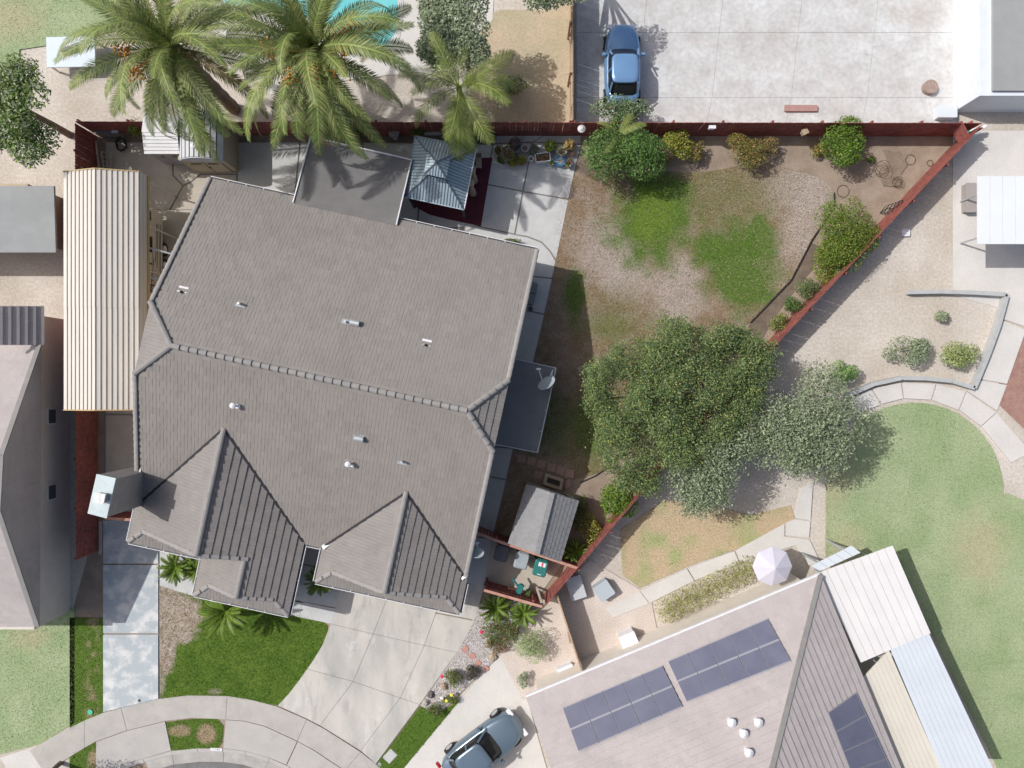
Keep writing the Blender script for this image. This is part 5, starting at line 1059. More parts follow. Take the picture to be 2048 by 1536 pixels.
mb.lathe(q, [(.16, 0), (.09, .12), (.09, .45), (.26, .58), (.27, .62), (.24, .62), (.18, .58), (.14, .58), (.12, .62), (.06, .63), (.05, .58)], 22); mb.build('bowl', STONE, t, smooth=False)
t = thing('garden_trough', 'white trough of potted plants against the back fence', 'planter', at(864, 258, 0)); c = at(864, 258, .5); mb = MB(); mb.box((c.x, c.y, .28), (.85, .32, .46)); mb.build('trough', WPOT, t)
V, C = leaves([(c.x + d, c.y, .55, .16, .14, .2) for d in (-.3, 0, .3)], 420, .07, OL + SUC, seed=5); link('foliage', np_mesh('foliage', V - np.array(t.location), 4, LEAF, C), t, wm(t).copy())
pot(885, 258, 6.5, .4, mat('green_pot', (.1, .2, .18)), 'green pot at the end of the white trough', G1, .15, 60)
for (px, lab) in ((812, 'pale shelf board near the stone bowl'), (838, 'pale shelf board left of the white trough')):
    mb = MB(); c = at(px, 259, .7); mb.box((c.x, c.y, .7), (.45, .1, .05)); mb.box((c.x, c.y, .34), (.05, .08, .67)); tag(mb.build('shelf_board', STONE, origin=(c.x, c.y, 0)), lab, 'shelf')
# white metal fox-like lawn chair frames stay out; flat iron things on the bare soil
def ring(px, py, r, h, label, legs=3, z=.02):
    t = thing('plant_hoop', label, 'plant hoop', at(px, py)); c = at(px, py, h); R_ = r * (H - h) / F; m = mat('rusty_wire', (.10, .065, .045), (.06, .04, .03), 10, .8)
    for zz in ((h, h * .5) if legs else (h,)):
        mb = MB(); n_ = 26; mb.tube([(c.x + R_ * math.cos(6.2832 * k / n_), c.y + R_ * math.sin(6.2832 * k / n_), zz) for k in range(n_ + 1)], .011, 5, cap=False); mb.build('hoop', m, t)
    for k in range(legs): a = k * 6.283 / legs; mb = MB(); mb.tube([(c.x + R_ * math.cos(a), c.y + R_ * math.sin(a), h), (c.x + R_ * .8 * math.cos(a), c.y + R_ * .8 * math.sin(a), 0)], .009, 5); mb.build('leg', m, t)
ring(1767, 334, 13.5, .5, 'large rusty plant hoop on the bare soil, nearest the glossy shrub'); ring(1821, 319, 10, .08, 'plant hoop lying flat towards the far corner', 0); ring(1797, 362, 9, .35, 'small plant hoop on the damp patch of soil'); ring(1686, 382, 12, .06, 'faint plant hoop lying flat beside the lawn edge', 0); ring(1860, 326, 6, .06, 'tiny plant hoop lying near the right fence', 0)
sheet('damp_patch', [(1765, 300), (1800, 305), (1815, 330), (1800, 350), (1805, 375), (1765, 372), (1755, 345), (1775, 330)], mat('damp_patch_soil', (.20, .155, .115), (.26, .205, .155), 2, 1, .2, 26, .6, 30))
t = thing('trellis', 'dark metal trellis lying against the right fence', 'trellis', at(1790, 415)); A0, A1, B0, B1 = at(1760, 426, .05), at(1772, 412, .2), at(1806, 400, .95), at(1796, 428, .6)
mb = MB()
for k in range(6): mb.bar(A0.lerp(B1, k / 5), A1.lerp(B0, k / 5), .03, .03)
mb.build('slat', DARK, t); mb = MB(); mb.bar(A0, B1, .03, .03); mb.bar(A1, B0, .03, .03); mb.bar(A0, B0, .025, .025); mb.build('frame', DARK, t)
# lawn edging
for pl_, lab in (([(1668, 385), (1669, 412), (1656, 432), (1623, 482), (1583, 560), (1540, 605), (1501, 645)], 'dark edging strip round the right side of the back lawn'), ([(1215, 935), (1190, 952), (1160, 965)], 'short dark edging strip by the stepping stones')):
    mb = MB()
    for a, b in zip(pl_[:-1], pl_[1:]): mb.bar(at(*a, .05), at(*b, .05), .025, .10)
    tag(mb.build('lawn_edging', DARK, origin=at(*pl_[0])), lab, 'edging')
# stepping stones
PINKS = mat('pink_stepping_stone', (.40, .265, .215), (.35, .235, .19), 4, .9, .1, 40, .3, 80)
SP = [(1043, 917), (1063, 922), (1083, 928), (1103, 935), (1121, 941), (1140, 947), (1077, 951), (1135, 968)]
SL = ['pink stepping stone at the house end of the row', 'second pink stepping stone from the house walk', 'third pink stepping stone from the house walk', 'pink stepping stone directly above the wire lid crate', 'pink stepping stone right above the corner of the crate', 'pink stepping stone half in sun at the row end', 'pink stepping stone left of the wooden crate', 'sunlit pink stepping stone right of the crate']
for (px, py), lab in zip(SP, SL):
    mb = MB(); a = -HA + R.uniform(-.15, .15) + (.5 if px == 1135 else 0); c = at(px, py, .06); mb.loft([rrect(c, .43, .42, .03, a, .0, 1), rrect(c, .43, .42, .03, a, .06, 1), rrect(c, .40, .39, .03, a, .072, 1)]); tag(mb.build('stepping_stone', PINKS, origin=(c.x, c.y, 0)), lab, 'stepping stone', 'pink stepping stones by the side shed')
ROSE = mat('rose_flagstone', (.50, .265, .225), (.45, .24, .205), 4, .9, .08, 40)
for (px, py), lab in zip([(931, 1297), (944, 1311), (957, 1325), (971, 1336)], ['rose flagstone on the gravel closest to the driveway', 'second rose flagstone across the gravel', 'third rose flagstone across the gravel', 'rose flagstone on the gravel cut by the lot line']):
    mb = MB(); c = at(px, py); k = 6; a0 = R.uniform(0, 6); P = [(c.x + R.uniform(.15, .2) * math.cos(a0 + i * 6.283 / k), c.y + R.uniform(.15, .2) * math.sin(a0 + i * 6.283 / k)) for i in range(k)]; mb.prism(P, .03, .10); tag(mb.build('flagstone', ROSE, origin=(c.x, c.y, .03)), lab, 'flagstone', 'rose flagstones on the gravel')
def rock(px, py, r, c_, label):
    p = at(px, py); rg = np.random.default_rng(int(px)); mb = MB(); R_ = r * H / F
    rings = []
    for z, s in ((.02, .9), (.10, 1.0), (.18, .8), (.23, .4)): rings.append([Vector((p.x + R_ * s * rg.uniform(.8, 1.15) * math.cos(k * .785), p.y + R_ * s * rg.uniform(.8, 1.15) * math.sin(k * .785), z * rg.uniform(.9, 1.2))) for k in range(8)])
    mb.loft(rings); tag(mb.build('rock', mat('rock_' + str(int(c_[0] * 100)), c_, tuple(x * .75 for x in c_), 6, .95, .15, 30, .6, 30), origin=p), label, 'rock')
rock(862, 1387, 8, (.16, .14, .14), 'dark boulder at the lower end of the gravel'); rock(888, 1371, 8, (.42, .32, .24), 'tan boulder under the round rose bush'); rock(986, 1312, 9, (.45, .38, .28), 'beige boulder on the gravel by the lot line'); rock(852, 1403, 7, (.48, .44, .40), 'pale boulder at the corner of the wedge lawn')
# covers and boxes set in the ground
def disc(px, py, r, m, label, name, cat, z=.05, h=.03):
    c = at(px, py); mb = MB(); R_ = r * H / F; mb.lathe(Vector((c.x, c.y, z)), [(R_, 0), (R_, h), (R_ * .85, h + .006), (R_ * .8, h), (R_ * .3, h), (R_ * .25, h + .008)], 18); tag(mb.build(name, m, origin=(c.x, c.y, z)), label, cat)
disc(182, 1423, 5, mat('mint_plastic', (.08, .52, .33), None, rough=.5), 'mint green valve cover in the left grass strip', 'valve_cover', 'valve cover')
disc(280, 1400, 3, mat('iron_grey', (.10, .11, .12)), 'small dark cleanout cap in the sealed driveway', 'cleanout_cap', 'drain cover', .06, .01)
disc(760, 1527, 4, mat('grey_green_lid', (.26, .32, .27)), 'small grey green lid near the utility box', 'drain_cover', 'drain cover')
disc(1061, 618, 5, mat('iron_grey', (.10, .11, .12)), 'round drain cover on the side walk by the house', 'drain_cover', 'drain cover', .052, .01)
c = at(780, 1513, .1); ub = thing('utility_box', 'pale concrete utility box lid set in the wedge of lawn', 'utility box', (c.x, c.y, 0)); mb = MB(); mb.loft([rrect(c, .48, .62, .05, -.75, 0), rrect(c, .48, .62, .05, -.75, .08)]); mb.build('frame', APRON, ub); mb = MB(); mb.loft([rrect(c, .40, .54, .04, -.75, .08), rrect(c, .40, .54, .04, -.75, .092)]); mb.build('lid', mat('box_lid', (.52, .53, .52), (.46, .47, .46), 3), ub)
for (px, py, lab) in ((1066, 576, 'grey storage box on the side walk, upper of two'), (1061, 598, 'grey storage box on the side walk, lower of two')):
    c = at(px, py, .45); t = thing('storage_box', lab, 'storage box', (c.x, c.y, .05), 0, 'storage boxes against the house wall'); m = mat('box_greygreen', (.24, .26, .255), (.21, .23, .225), 3, .6); mb = MB(); mb.loft([rrect(c, .36, .52, .07, -.22, .06), rrect(c, .40, .56, .08, -.22, .42)]); mb.build('body', DARK, t); mb = MB(); mb.loft([rrect(c, .38, .54, .10, -.22, .421), rrect(c, .38, .54, .10, -.22, .46), rrect(c, .32, .48, .1, -.22, .475)]); mb.build('lid', m, t)
# painted house number plate on the kerb
mb = MB(); q = [(421, 1495.6), (444, 1496.6), (443.6, 1502.3), (420.8, 1501)]; P = [at(x, y, .066) for x, y in q]; mb.loft([[p - Vector((0, 0, .004)) for p in P[::-1]], P[::-1]]); np_ = mb.build('number_plate', WHITE, origin=at(432, 1499, .066)); tag(np_, 'white painted house number plate on the kerb by the grass island', 'house number')
text('*  1164', at(432, 1499, .068), Matrix.Rotation(-.05, 4, 'Z'), .13, mat('number_paint', (.08, .09, .10)), np_, 'digits', .001)

# ------------------------------------------------------------------ back left corner
lad = thing('ladder', 'weathered wooden ladder lying by the left fence', 'ladder', at(215, 330)); TW_ = mat('weathered_wood', (.50, .44, .36), (.40, .35, .28), 5, .9)
for s in (0, 1): mb = MB(); mb.bar(at(203 + 18 * s, 303 + 3 * s, .35), at(209 + 14 * s, 350, .15), .05, .07); mb.build('rail', TW_, lad)
for k in range(6): mb = MB(); y = 304 + k * 9; mb.bar(at(203 + k * 1.2, y, .36 - k * .03), at(221 - k * .6, y + 2, .36 - k * .03), .04, .04); mb.build('rung', TW_, lad)
mb = MB(); mb.bar(at(192, 282, .3), at(199, 345, .3), .07, .07); tag(mb.build('timber', TW_, origin=at(195, 310)), 'long grey timber leaning along the left fence', 'timber')
t = thing('metal_cabinet', 'grey metal cabinet lying in the far left corner', 'cabinet', at(214, 259)); c = at(214, 259, .6); mb = MB(); mb.box((c.x, c.y, .35), (1.2, .42, .6)); mb.build('body', mat('cabinet_grey', (.24, .245, .27), (.20, .205, .22), 4, .5), t); mb = MB(); mb.box((c.x + .42, c.y - .1, .67), (.3, .18, .04)); mb.build('plate', WHITE, t)
t = thing('brush_pile', 'pile of cut branches beside the grey metal cabinet', 'brush pile', at(255, 262)); mb = MB(); c = at(255, 262)
for i in range(44): a = R.uniform(-.9, .9) + (math.pi if i % 2 else 0); p = Vector((c.x + R.gauss(0, .3), c.y + R.gauss(0, .25), R.uniform(.05, .5))); L = R.uniform(.3, .7); mb.tube([p, p + Vector((math.cos(a) * L, math.sin(a) * L * .6, R.uniform(-.1, .2)))], [.018, .008], 4)
o = mb.build('branches', mat('twig', (.19, .14, .11), (.28, .22, .18), 9, .95), t); o['kind'] = 'stuff'
t = thing('coiled_hose', 'dark coiled hose on the concrete in the left corner', 'hose', at(246, 291)); c = at(246, 291); mb = MB(); mb.tube([(c.x + (.22 + .012 * (k % 7)) * math.cos(k * .45), c.y + (.3 + .012 * (k % 5)) * math.sin(k * .45), .08 + k * .002) for k in range(90)], .022, 5); mb.build('coil', mat('hose_dark', (.05, .045, .035), None, rough=.6), t)
# tools and pots by the picket fence
TEAL = mat('teal_paint', (.03, .20, .20), (.025, .16, .165), 6, .5)
t = thing('leaf_vacuum', 'teal leaf vacuum with long tube resting on the picket fence', 'garden tool', at(1036, 1165)); a, b = at(1025, 1157, 1.0), at(1037, 1174, .95); mb = MB(); mb.tube([a, b], [.05, .06], 10); mb.build('tube', TEAL, t); mb = MB(); c = at(1040, 1178, .9); mb.loft([rrect(c, .22, .46, .1, -.35, .72), rrect(c, .30, .56, .13, -.35, .85), rrect(c, .24, .46, .11, -.35, 1.0)]); mb.build('housing', TEAL, t); mb = MB(); mb.tube([at(1027, 1170, .8), at(1013, 1187, .6)], .015, 5); mb.build('cord', DARK, t)
pot(1056, 1187, 7, .5, TEAL, 'teal pot with a spiky plant by the picket fence', G1 + SUC, .3, 220, .12, base=.05, group=None)
mb = MB(); mb.bar(at(1073, 1174, .2), at(1083, 1205, 1.75), .11, .04); tag(mb.build('leaning_plank', TW_, origin=at(1074, 1176)), 'weathered plank leaning on the picket fence', 'plank')
# bits on the fences
mb = MB(); c = at(1423, 256, 1.5); mb.box(c, (.28, .10, .24)); mb.box(c + Vector((0, .0, .14)), (.34, .16, .04)); o = tag(mb.build('bird_house', WHITE, origin=c), 'white bird house on the back fence', 'bird house')
mb = MB(); c = at(1608, 265, 1.2); mb.box(c, (.24, .22, .26), .5); mb.box(c + Vector((0, 0, .15)), (.3, .28, .04), .5); tag(mb.build('bird_house', TANWOOD, origin=c), 'tan wooden bird house on the back fence', 'bird house')
mb = MB(); c = at(1679, 543, 1.0); mb.box(c, (.3, .26, .24), .75); mb.box(c + Vector((0, 0, .14)), (.36, .32, .03), .75); tag(mb.build('bird_house', STONE, origin=c), 'grey box on a post by the right fence', 'box')
t = thing('lantern', 'white hanging lantern at the fence above the pot cluster', 'lantern', at(1163, 262)); c = at(1163, 258, 1.6); mb = MB(); mb.lathe(c, [(.05, -.2), (.12, -.18), (.12, .02), (.2, .04), (.05, .16)], 10); mb.build('lamp_body', WPOT, t)
for i in range(7):
    mb = MB(); a = at(1926 + i * 2.6, 275 - i * 2.2, .4 + .05 * (i % 3)); b = a + Vector((.62, .16, .25)); mb.tube([a, b], .07, 9); pp = tag(mb.build('white_pipe', WHITE, origin=a), 'white pipe with a green end in the far right corner pile', 'pipe', 'white pipes in the far right corner'); mb = MB(); mb.tube([a - (b - a) * .06, a + (b - a) * .02], .075, 9); mb.build('green_end', mat('green_end_cap', (.05, .38, .28)), pp)
# ------------------------------------------------------------------ cars next door
def car(name, label, px, py, ang, L, Wd, Hh, paint, cat='car'):
    c = at(px, py, .9); t = thing(name, label, cat, (c.x, c.y, .06), ang); M = wm(t)
    def plan(l0, l1, wd, z, p=3.2, n=28):
        out = []
        for k in range(n):
            a = 2 * math.pi * k / n; ca, sa = math.cos(a), math.sin(a); x = abs(ca) ** (2 / p) * (1 if ca > 0 else -1); y = abs(sa) ** (2 / p) * (1 if sa > 0 else -1)
            out.append(M @ Vector(((l0 + l1) / 2 + x * (l1 - l0) / 2, y * wd / 2, z)))
        return out
    h = L / 2
    mb = MB(); mb.loft([plan(-h + .1, h - .12, Wd - .12, .22), plan(-h, h, Wd, .42), plan(-h + .02, h - .03, Wd, .68), plan(-h + .08, h - .14, Wd - .08, .86), plan(-h + .18, h - .5, Wd - .26, .95)]); b = mb.build('body', paint, t, smooth=False); b.data.shade_smooth()
    mb = MB(); mb.loft([plan(-h * .74, h * .36, Wd - .26, .94, 5), plan(-h * .52, h * .10, Wd - .5, Hh - .05, 5)]); mb.build('window_glass', GLASS, t)
    mb = MB(); mb.loft([plan(-h * .56, h * .13, Wd - .46, Hh - .055, 5), plan(-h * .53, h * .10, Wd - .50, Hh, 5), plan(-h * .42, -h * .0, Wd - .7, Hh + .025, 5)]); rf = mb.build('roof', paint, t); rf.data.shade_smooth()
    for sy in (-1, 1):
        for (x0, x1) in ((h * .37, h * .10), (-h * .75, -h * .53), (-h * .2, -h * .2)):
            mb = MB(); mb.bar(M @ Vector((x0, sy * (Wd / 2 - .15), .93)), M @ Vector((x1, sy * (Wd / 2 - .265), Hh - .04)), .08, .05); mb.build('pillar', paint, t)
        mb = MB(); mb.box(M @ Vector((h * .22, sy * (Wd / 2 + .07), .98)), (.12, .2, .14), ang); mb.build('mirror', paint, t)
        for x in (h * .62, -h * .62):
            mb = MB(); mb.tube([M @ Vector((x, sy * (Wd / 2 - .2), .32)), M @ Vector((x, sy * (Wd / 2 + .01), .32))], .32, 16); wo = mb.build('wheel', RUBBER, t); mb = MB(); mb.tube([M @ Vector((x, sy * (Wd / 2 + .01), .32)), M @ Vector((x, sy * (Wd / 2 + .025), .32))], .2, 12); mb.build('rim', ALU, wo)
        mb = MB(); mb.box(M @ Vector((h - .16, sy * (Wd / 2 - .32), .66)), (.2, .36, .12), ang); mb.build('headlight', WHITE, t)
        mb = MB(); mb.box(M @ Vector((-h + .07, sy * (Wd / 2 - .25), .72)), (.12, .3, .14), ang); mb.build('tail_light', mat('tail_red', (.35, .02, .02), None, rough=.3), t)
def paintm(name, c): return mat(name, c, None, rough=.22, spec=.6, metal=.35)
car('parked_car', 'light blue car parked on the concrete yard beside the tan fence', 1246, 130, math.radians(90), 4.25, 1.78, 1.55, paintm('blue_paint', (.20, .36, .60)))
car('parked_car', 'dark blue grey car parked on the driveway next door', 965, 1500, math.radians(37), 4.6, 1.85, 1.48, paintm('slate_paint', (.16, .22, .28)))

# ------------------------------------------------------------------ neighbouring houses
PINKTILE = mat('pinkish_tile', (.46, .418, .41), (.41, .372, .366), .5, .9, .10, 25, .2, 80, cell=.04, cscale=3); PWALL = mat('pale_stucco', (.70, .65, .58), (.65, .60, .54), 2, .95)  # roof and wall tones lifted, whitish haze painted into both
def courses(par, e0, e1, r0, r1, m, step=.32, name='tile_course'):
    """a roof slope of stepped courses between an eave and a ridge (r0 may equal r1)"""
    n_ = (e1 - e0).cross((r0 + r1) / 2 - e0).normalized(); n_ = n_ if n_.z > 0 else -n_; D = ((r0 + r1) / 2 - (e0 + e1) / 2).length; k = max(3, int(D / step))
    q = [e0, e1, r1, r0] if (r0 - r1).length > .01 else [e0, e1, r0]; mb = MB(); mb.loft([[p - n_ * .08 for p in q], [p - n_ * .015 for p in q]]); rf = mb.build('roof', m, par)
    for i in range(k):
        a0, b0, a1, b1 = e0.lerp(r0, i / k), e1.lerp(r1, i / k), e0.lerp(r0, min(1, (i + 1.1) / k)), e1.lerp(r1, min(1, (i + 1.1) / k)); mb = MB()
        mb.loft([[p - n_ * .01 for p in (a0, b0, b1, a1)], [a0 + n_ * .055, b0 + n_ * .055, b1 + n_ * .004, a1 + n_ * .004]]); mb.build(name, m, rf)
    return rf
wh = thing('neighbour_house', 'neighbouring house at the left edge with pinkish hip roof', 'house', at(-60, 930))
ez = 2.9; e1_, e2_ = at(80, 690, ez), at(76, 1252, ez); rg0 = at(2, 905, 5.6); far = at(-500, 905, 5.6); e3, e4_ = at(-500, 690, ez), at(-500, 1252, ez)
rW = at(-2, 1020, 5.6); rN = at(4, 910, 5.6)
courses(wh, e2_, e1_, rW, rN, PINKTILE); courses(wh, e1_, e3, rN, at(-500, 910, 5.6), PINKTILE); courses(wh, e4_, e2_, at(-500, 1020, 5.6), rW, PINKTILE)
mb = MB(); mb.poly([rW, rN, at(-500, 910, 5.6), at(-500, 1020, 5.6)]); mb.build('roof_top', PINKTILE, wh)
for a, b in ((e1_, rN), (e2_, rW), (rN, rW)): mb = MB(); mb.bar(a + Vector((0, 0, .05)), b + Vector((0, 0, .05)), .22, .06); mb.build('ridge_cap', CAPM, wh)
# upper step of the roof north of the hip
a_, b_ = at(88, 612, 2.75), at(86, 690, 2.75); courses(wh, at(88, 690, 2.8), at(88, 612, 2.8), at(-30, 690, 4.4), at(-30, 612, 4.4), PINKTILE)
P = W2([(-300, 640), (140, 640), (140, 1222), (-300, 1222)]); mb = MB(); mb.prism(P, 0, 2.7); mb.build('wall', PWALL, wh)
for (x, y) in ((140.6, 830), (140.6, 975)):
    p = at(x, y, 0); mb = MB(); mb.box((p.x + .02, p.y, 1.5), (.06, .8, .62)); wf = mb.build('window', WHITE, wh); mb = MB(); mb.box((p.x + .06, p.y, 1.5), (.02, .66, .5)); mb.build('pane', mat('grey_glass', (.10, .105, .11), None, rough=.15), wf)
mb = MB(); mb.lathe(at(55, 970, 3.8), [(.06, -.5), (.06, .3), (.02, .32)], 10); mb.build('vent_pipe', ALU, wh)
sw2 = thing('outbuilding', 'flat grey roofed outbuilding at the left edge', 'outbuilding', at(40, 440)); mb = MB(); mb.prism(W2([(-300, 372), (108, 372), (112, 505), (-300, 505)], 2.6), 2.5, 2.62); mb.build('roof', mat('grey_membrane', (.33, .34, .34), (.29, .30, .30), .8, .95), sw2)
mb = MB(); mb.prism(W2([(-300, 395), (122, 395), (124, 500), (-300, 500)]), 0, 2.48); mb.build('wall', mat('tan_wall', (.50, .41, .30), (.45, .37, .27), 2, .9), sw2)
# south-east house with solar panels
se = thing('neighbour_house', 'neighbouring house with pinkish roof and two rows of solar panels', 'house', at(1400, 1450)); ez = 2.9
A1, A2 = at(1052, 1395, ez), at(1640, 1150, ez)          # north eave
nrm_ = (A2 - A1).normalized(); inn = Vector((nrm_.y, -nrm_.x, 0))  # inward, away from the eave (down the picture)
if inn.y > 0: inn = -inn
RZ = 5.9; Wd_ = 7.2; Rr0 = A1 + inn * Wd_ + nrm_ * 1.2; Rr1 = A2 + inn * Wd_ - nrm_ * 7.2; Rr0.z = Rr1.z = RZ
B1, B2 = A1 + inn * Wd_ * 2, A2 + inn * Wd_ * 2
courses(se, A1, A2, A1 + inn * Wd_ + Vector((0, 0, RZ - ez)), Rr1, PINKTILE); courses(se, A2, B2, Rr1, Rr1, PINKTILE); courses(se, B2, B1, Rr1, A1 + inn * Wd_ + Vector((0, 0, RZ - ez)), PINKTILE)
for a, b in ((A2, Rr1), (Rr1, A1 + inn * Wd_ + Vector((0, 0, RZ - ez)))): mb = MB(); mb.bar(a + Vector((0, 0, .05)), b + Vector((0, 0, .05)), .22, .06); mb.build('ridge_cap', CAPM, se)
mb = MB(); P = [tuple((A1 + inn * .5 + nrm_ * .4)[:2]), tuple((A2 + inn * .5 - nrm_ * .5)[:2]), tuple((B2 - inn * .5 - nrm_ * .5)[:2]), tuple((B1 - inn * .5 + nrm_ * .4)[:2])]; mb.prism(P, 0, 2.75); mb.build('wall', PWALL, se)
mb = MB(); mb.bar(A1 + Vector((0, 0, -.03)) - inn * .05, A2 + Vector((0, 0, -.03)) - inn * .05, .10, .12); mb.build('gutter', WHITE, se)
nA = (A2 - A1).cross(Rr1 - A1).normalized(); nA = nA if nA.z > 0 else -nA
def on_roof(px, py):
    o = Vector((0, 0, H)); d = at(px, py, 0) - o; k = (A1 - o).dot(nA) / d.dot(nA); return o + d * k
PANEL = mat('solar_cell', (.16, .165, .225), (.13, .135, .19), .8, .25, spec=.5); PFR = mat('panel_frame', (.30, .30, .34), None, rough=.4)
for q in ([(1125, 1415), (1324, 1331), (1365, 1413), (1157, 1503)], [(1335, 1322), (1534, 1237), (1581, 1322), (1373, 1404)]):
    c4_ = [on_roof(*p) + nA * .14 for p in q]
    for i in range(5):
        a, b, c_, d_ = (c4_[0].lerp(c4_[1], (i + .012) / 5), c4_[0].lerp(c4_[1], (i + .988) / 5), c4_[3].lerp(c4_[2], (i + .988) / 5), c4_[3].lerp(c4_[2], (i + .012) / 5)); mb = MB(); mb.loft([[p - nA * .04 for p in (a, b, c_, d_)], [a, b, c_, d_]]); pnl = mb.build('solar_panel', PFR, se)
        m0 = (a + b + c_ + d_) / 4
        for j in range(2):
            mb = MB(); q2 = [a.lerp(d_, j / 2 + .015), b.lerp(c_, j / 2 + .015), b.lerp(c_, (j + 1) / 2 - .015), a.lerp(d_, (j + 1) / 2 - .015)]; q2 = [p.lerp((q2[0] + q2[1] + q2[2] + q2[3]) / 4, .025) + nA * .004 for p in q2]; mb.loft([[p - nA * .002 for p in q2], q2]); mb.build('cell_field', PANEL, pnl)
for (x, y) in ((1460, 1440), (1484, 1462), (1513, 1440), (1494, 1500)): mb = MB(); p = on_roof(x, y); mb.lathe(p, [(.13, -.1), (.13, .25), (.2, .28), (.05, .36)], 10); mb.build('roof_vent', WHITE, se)
nE = (B2 - A2).cross(Rr1 - A2).normalized(); nE = nE if nE.z > 0 else -nE
def on_east(px, py):
    o = Vector((0, 0, H)); d = at(px, py, 0) - o; return o + d * ((A2 - o).dot(nE) / d.dot(nE))
q4 = [on_east(*p) + nE * .12 for p in ((1652, 1424), (1708, 1384), (1790, 1560), (1712, 1580))]
for i in range(4):
    a, b, c_, d_ = (q4[0].lerp(q4[3], (i + .012) / 4), q4[1].lerp(q4[2], (i + .012) / 4), q4[1].lerp(q4[2], (i + .988) / 4), q4[0].lerp(q4[3], (i + .988) / 4)); mb = MB(); mb.loft([[p - nE * .04 for p in (a, b, c_, d_)], [a, b, c_, d_]]); pnl = mb.build('solar_panel', PFR, se)
    q2 = [p.lerp((a + b + c_ + d_) / 4, .04) + nE * .004 for p in (a, b, c_, d_)]; mb = MB(); mb.loft([[p - nE * .002 for p in q2], q2]); mb.build('cell_field', PANEL, pnl)
# white covers behind that house
def cover(label, q, z, m, n=9, along=0):
    P = [at(x, y, z) for x, y in q]; t = thing('patio_cover', label, 'patio cover', (sum(p.x for p in P) / 4, sum(p.y for p in P) / 4, 0))
    for i in range(n):
        a, b, c_, d_ = (P[0].lerp(P[1], i / n), P[0].lerp(P[1], (i + .96) / n), P[3].lerp(P[2], (i + .96) / n), P[3].lerp(P[2], i / n)); mb = MB(); mb.loft([[p - Vector((0, 0, .05)) for p in (a, b, c_, d_)], [a, b, c_, d_]]); mb.build('roof_panel', m, t)
    for p in P: c = sum(P, Vector()) / 4; s = p.lerp(c, .34); mb = MB(); mb.box((s.x, s.y, (z - .06) / 2), (.07, .07, z - .06)); mb.build('post', ALU, t)
CWH = mat('white_cover', (.74, .72, .71), (.70, .68, .67), 1, .5); CBE = mat('beige_cover', (.66, .62, .54), (.62, .58, .50), 1, .5); CBL = mat('blue_white_cover', (.62, .67, .72), (.58, .63, .68), 1, .5)
cover('white patio cover at the corner of the house with solar panels', [(1637, 1146), (1786, 1091), (1862, 1266), (1722, 1325)], 2.6, CWH)
cover('beige patio cover along the side of the house with solar panels', [(1716, 1366), (1778, 1300), (1885, 1545), (1792, 1545)], 2.5, CBE)
cover('pale blue patio cover along the round lawn', [(1780, 1296), (1858, 1266), (1990, 1545), (1885, 1545)], 2.55, CBL)
cover('small pale blue awning beside the white patio cover', [(1622, 1132), (1704, 1091), (1722, 1105), (1640, 1142)], 2.3, CBL, 5)
cover('large white canopy on the right edge', [(1955, 352), (2160, 352), (2160, 488), (1955, 488)], 2.6, mat('canopy_white', (.72, .75, .78), (.69, .72, .75), 1, .5), 8)
t = thing('neighbour_shed', 'grey roofed building with white side wall at the top right corner', 'shed', at(1990, 90)); mb = MB(); mb.prism(W2([(1905, -200), (2250, -200), (2250, 225), (1905, 225)]), 0, 2.1); mb.build('wall', mat('white_siding', (.70, .74, .80), (.66, .70, .76), 2, .5), t); mb = MB(); mb.prism(W2([(1985, -300), (2400, -300), (2400, 182), (1985, 182)], 2.2), 2.12, 2.25); mb.build('roof', mat('grey_membrane', (.33, .34, .34)), t)
# umbrella, pool, table, boxes
t = thing('patio_umbrella', 'pale lavender umbrella by the neighbouring hedge', 'umbrella', at(1548, 1130)); c = at(1548, 1135, 2.3); q = Vector((c.x, c.y, 0)); mb = MB(); mb.tube([q, q + Vector((0, 0, 2.35))], .025, 8); mb.build('pole', ALU, t)
for k in range(8):
    a, b = k * math.pi / 4, (k + 1) * math.pi / 4; r = .95; P = [q + Vector((0, 0, 2.5)), q + Vector((r * math.cos(a), r * math.sin(a), 2.08)), q + Vector((r * math.cos(b), r * math.sin(b), 2.08))]; mb = MB(); mb.loft([[p - Vector((0, 0, .02)) for p in P], P]); mb.build('canopy_panel', mat('lavender_cloth', (.62, .60, .68), (.58, .56, .64), 3, .8), t)
pool = thing('swimming_pool', 'turquoise swimming pool behind the fruiting date palm', 'pool', at(720, 30)); P = W2([(430, -120), (800, -120), (808, 20), (800, 75), (775, 105), (730, 120), (690, 110), (665, 75), (600, 40), (520, 30), (440, 20)])
mb = MB(); mb.prism(P, -.1, .045); mb.build('coping', PALE_CONC, pool); mb = MB(); mb.prism(inset(P, .3), .0, .052); mb.build('water', mat('pool_water', (.14, .52, .55), (.18, .58, .60), .8, .08, spec=.5, bump=.15, bscale=3), pool)
t = thing('garden_table', 'pale blue rectangular table with a dark object left of the palms', 'table', at(142, 106)); c = at(142, 104, .78); mb = MB(); mb.box((c.x, c.y, .78), (2.4, 1.5, .06), .02); mb.build('table_top', mat('pale_blue_top', (.58, .66, .72), (.55, .63, .69), 2, .5), t)
for i in (-1, 1):
    for j in (-1, 1): mb = MB(); mb.box((c.x + i * 1.1, c.y + j * .65, .4), (.08, .08, .7)); mb.build('leg', WHITE, t)
mb = MB(); c = at(140, 100, .85); mb.loft([rrect(c, .9, .35, .15, .35, .81), rrect(c, .8, .28, .13, .35, .98)]); tag(mb.build('covered_dish', mat('grey_cloth', (.22, .23, .25)), origin=(c.x, c.y, .81)), 'dark covered object on the pale blue table', 'cover')
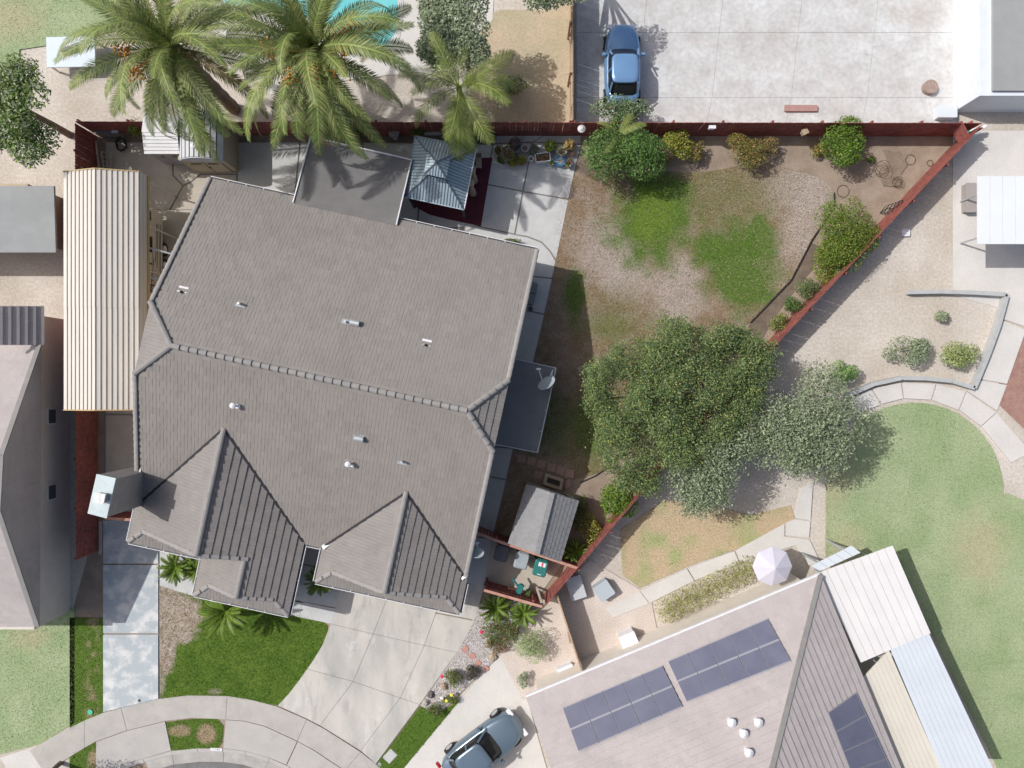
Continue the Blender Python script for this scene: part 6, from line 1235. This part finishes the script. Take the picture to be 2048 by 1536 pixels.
def bx_(name, label, px, py, sx, sy, sz, m, cat, ang=0, z=.0):
    c = at(px, py, sz); t = thing(name, label, cat, (c.x, c.y, z), ang); mb = MB(); mb.loft([rrect(c, sx, sy, .04, ang, z), rrect(c, sx, sy, .04, ang, z + sz * .85)]); mb.build('body', m, t); mb = MB(); mb.loft([rrect(c, sx * 1.05, sy * 1.05, .05, ang, z + sz * .86), rrect(c, sx * 1.05, sy * 1.05, .05, ang, z + sz)]); mb.build('lid', m, t)
bx_('storage_chest', 'pale grey chest near the pinkish bed', 1152, 1176, .75, 1.1, .6, mat('pale_grey_plastic', (.50, .52, .54), None, rough=.5), 'chest', .3); bx_('storage_chest', 'bluish grey round cornered chest in the dry yard corner', 1208, 1182, .8, .8, .6, mat('bluish_plastic', (.42, .47, .51), None, rough=.5), 'chest', .6)
bx_('air_conditioner', 'white air conditioning unit against the neighbouring wall', 1258, 1282, .8, .7, .8, WHITE, 'air conditioner', .4); bx_('storage_chest', 'pale blue chest against the neighbouring house wall', 1132, 1342, .8, .45, .4, CBL, 'chest', .4); bx_('storage_chest', 'grey blue chest at the corner of the concrete yard', 1896, 222, .9, .6, .5, CBL, 'chest')
disc(1855, 178, 14, mat('rust_lid', (.36, .27, .23), (.28, .21, .18), 6), 'brown round fire pit on the concrete yard', 'fire_pit', 'fire pit', .02, .3)
bx_('timber_stack', 'short stack of reddish boards on the concrete yard', 1602, 216, 1.6, .3, .18, mat('faded_red_wood', (.42, .25, .22), (.36, .22, .20), 5, .9), 'timber'); bx_('storage_chest', 'dark grey cooler beside the white canopy', 1943, 395, .5, 1.4, .45, mat('cooler_grey', (.34, .31, .30)), 'cooler')
bx_('stepping_block', 'small white block on the bare dirt next door', 1812, 465, .4, .35, .15, WHITE, 'block')
# low kerb wall round the gravel bed and hooked path edge
lw = thing('low_wall', 'low grey block wall around the gravel bed by the curved path', 'low wall', at(1980, 660)); m = mat('grey_block', (.45, .46, .46), (.40, .41, .41), 3, .9)
wp = [(1815, 585), (1880, 584), (1945, 586), (2010, 590), (1994, 650), (1972, 710), (1945, 776), (1900, 762), (1850, 757), (1800, 756), (1745, 768), (1690, 792)]
for a, b in zip(wp[:-1], wp[1:]): mb = MB(); mb.bar(at(*a, .2), at(*b, .2), .2, .4); mb.build('wall_block', m, lw)
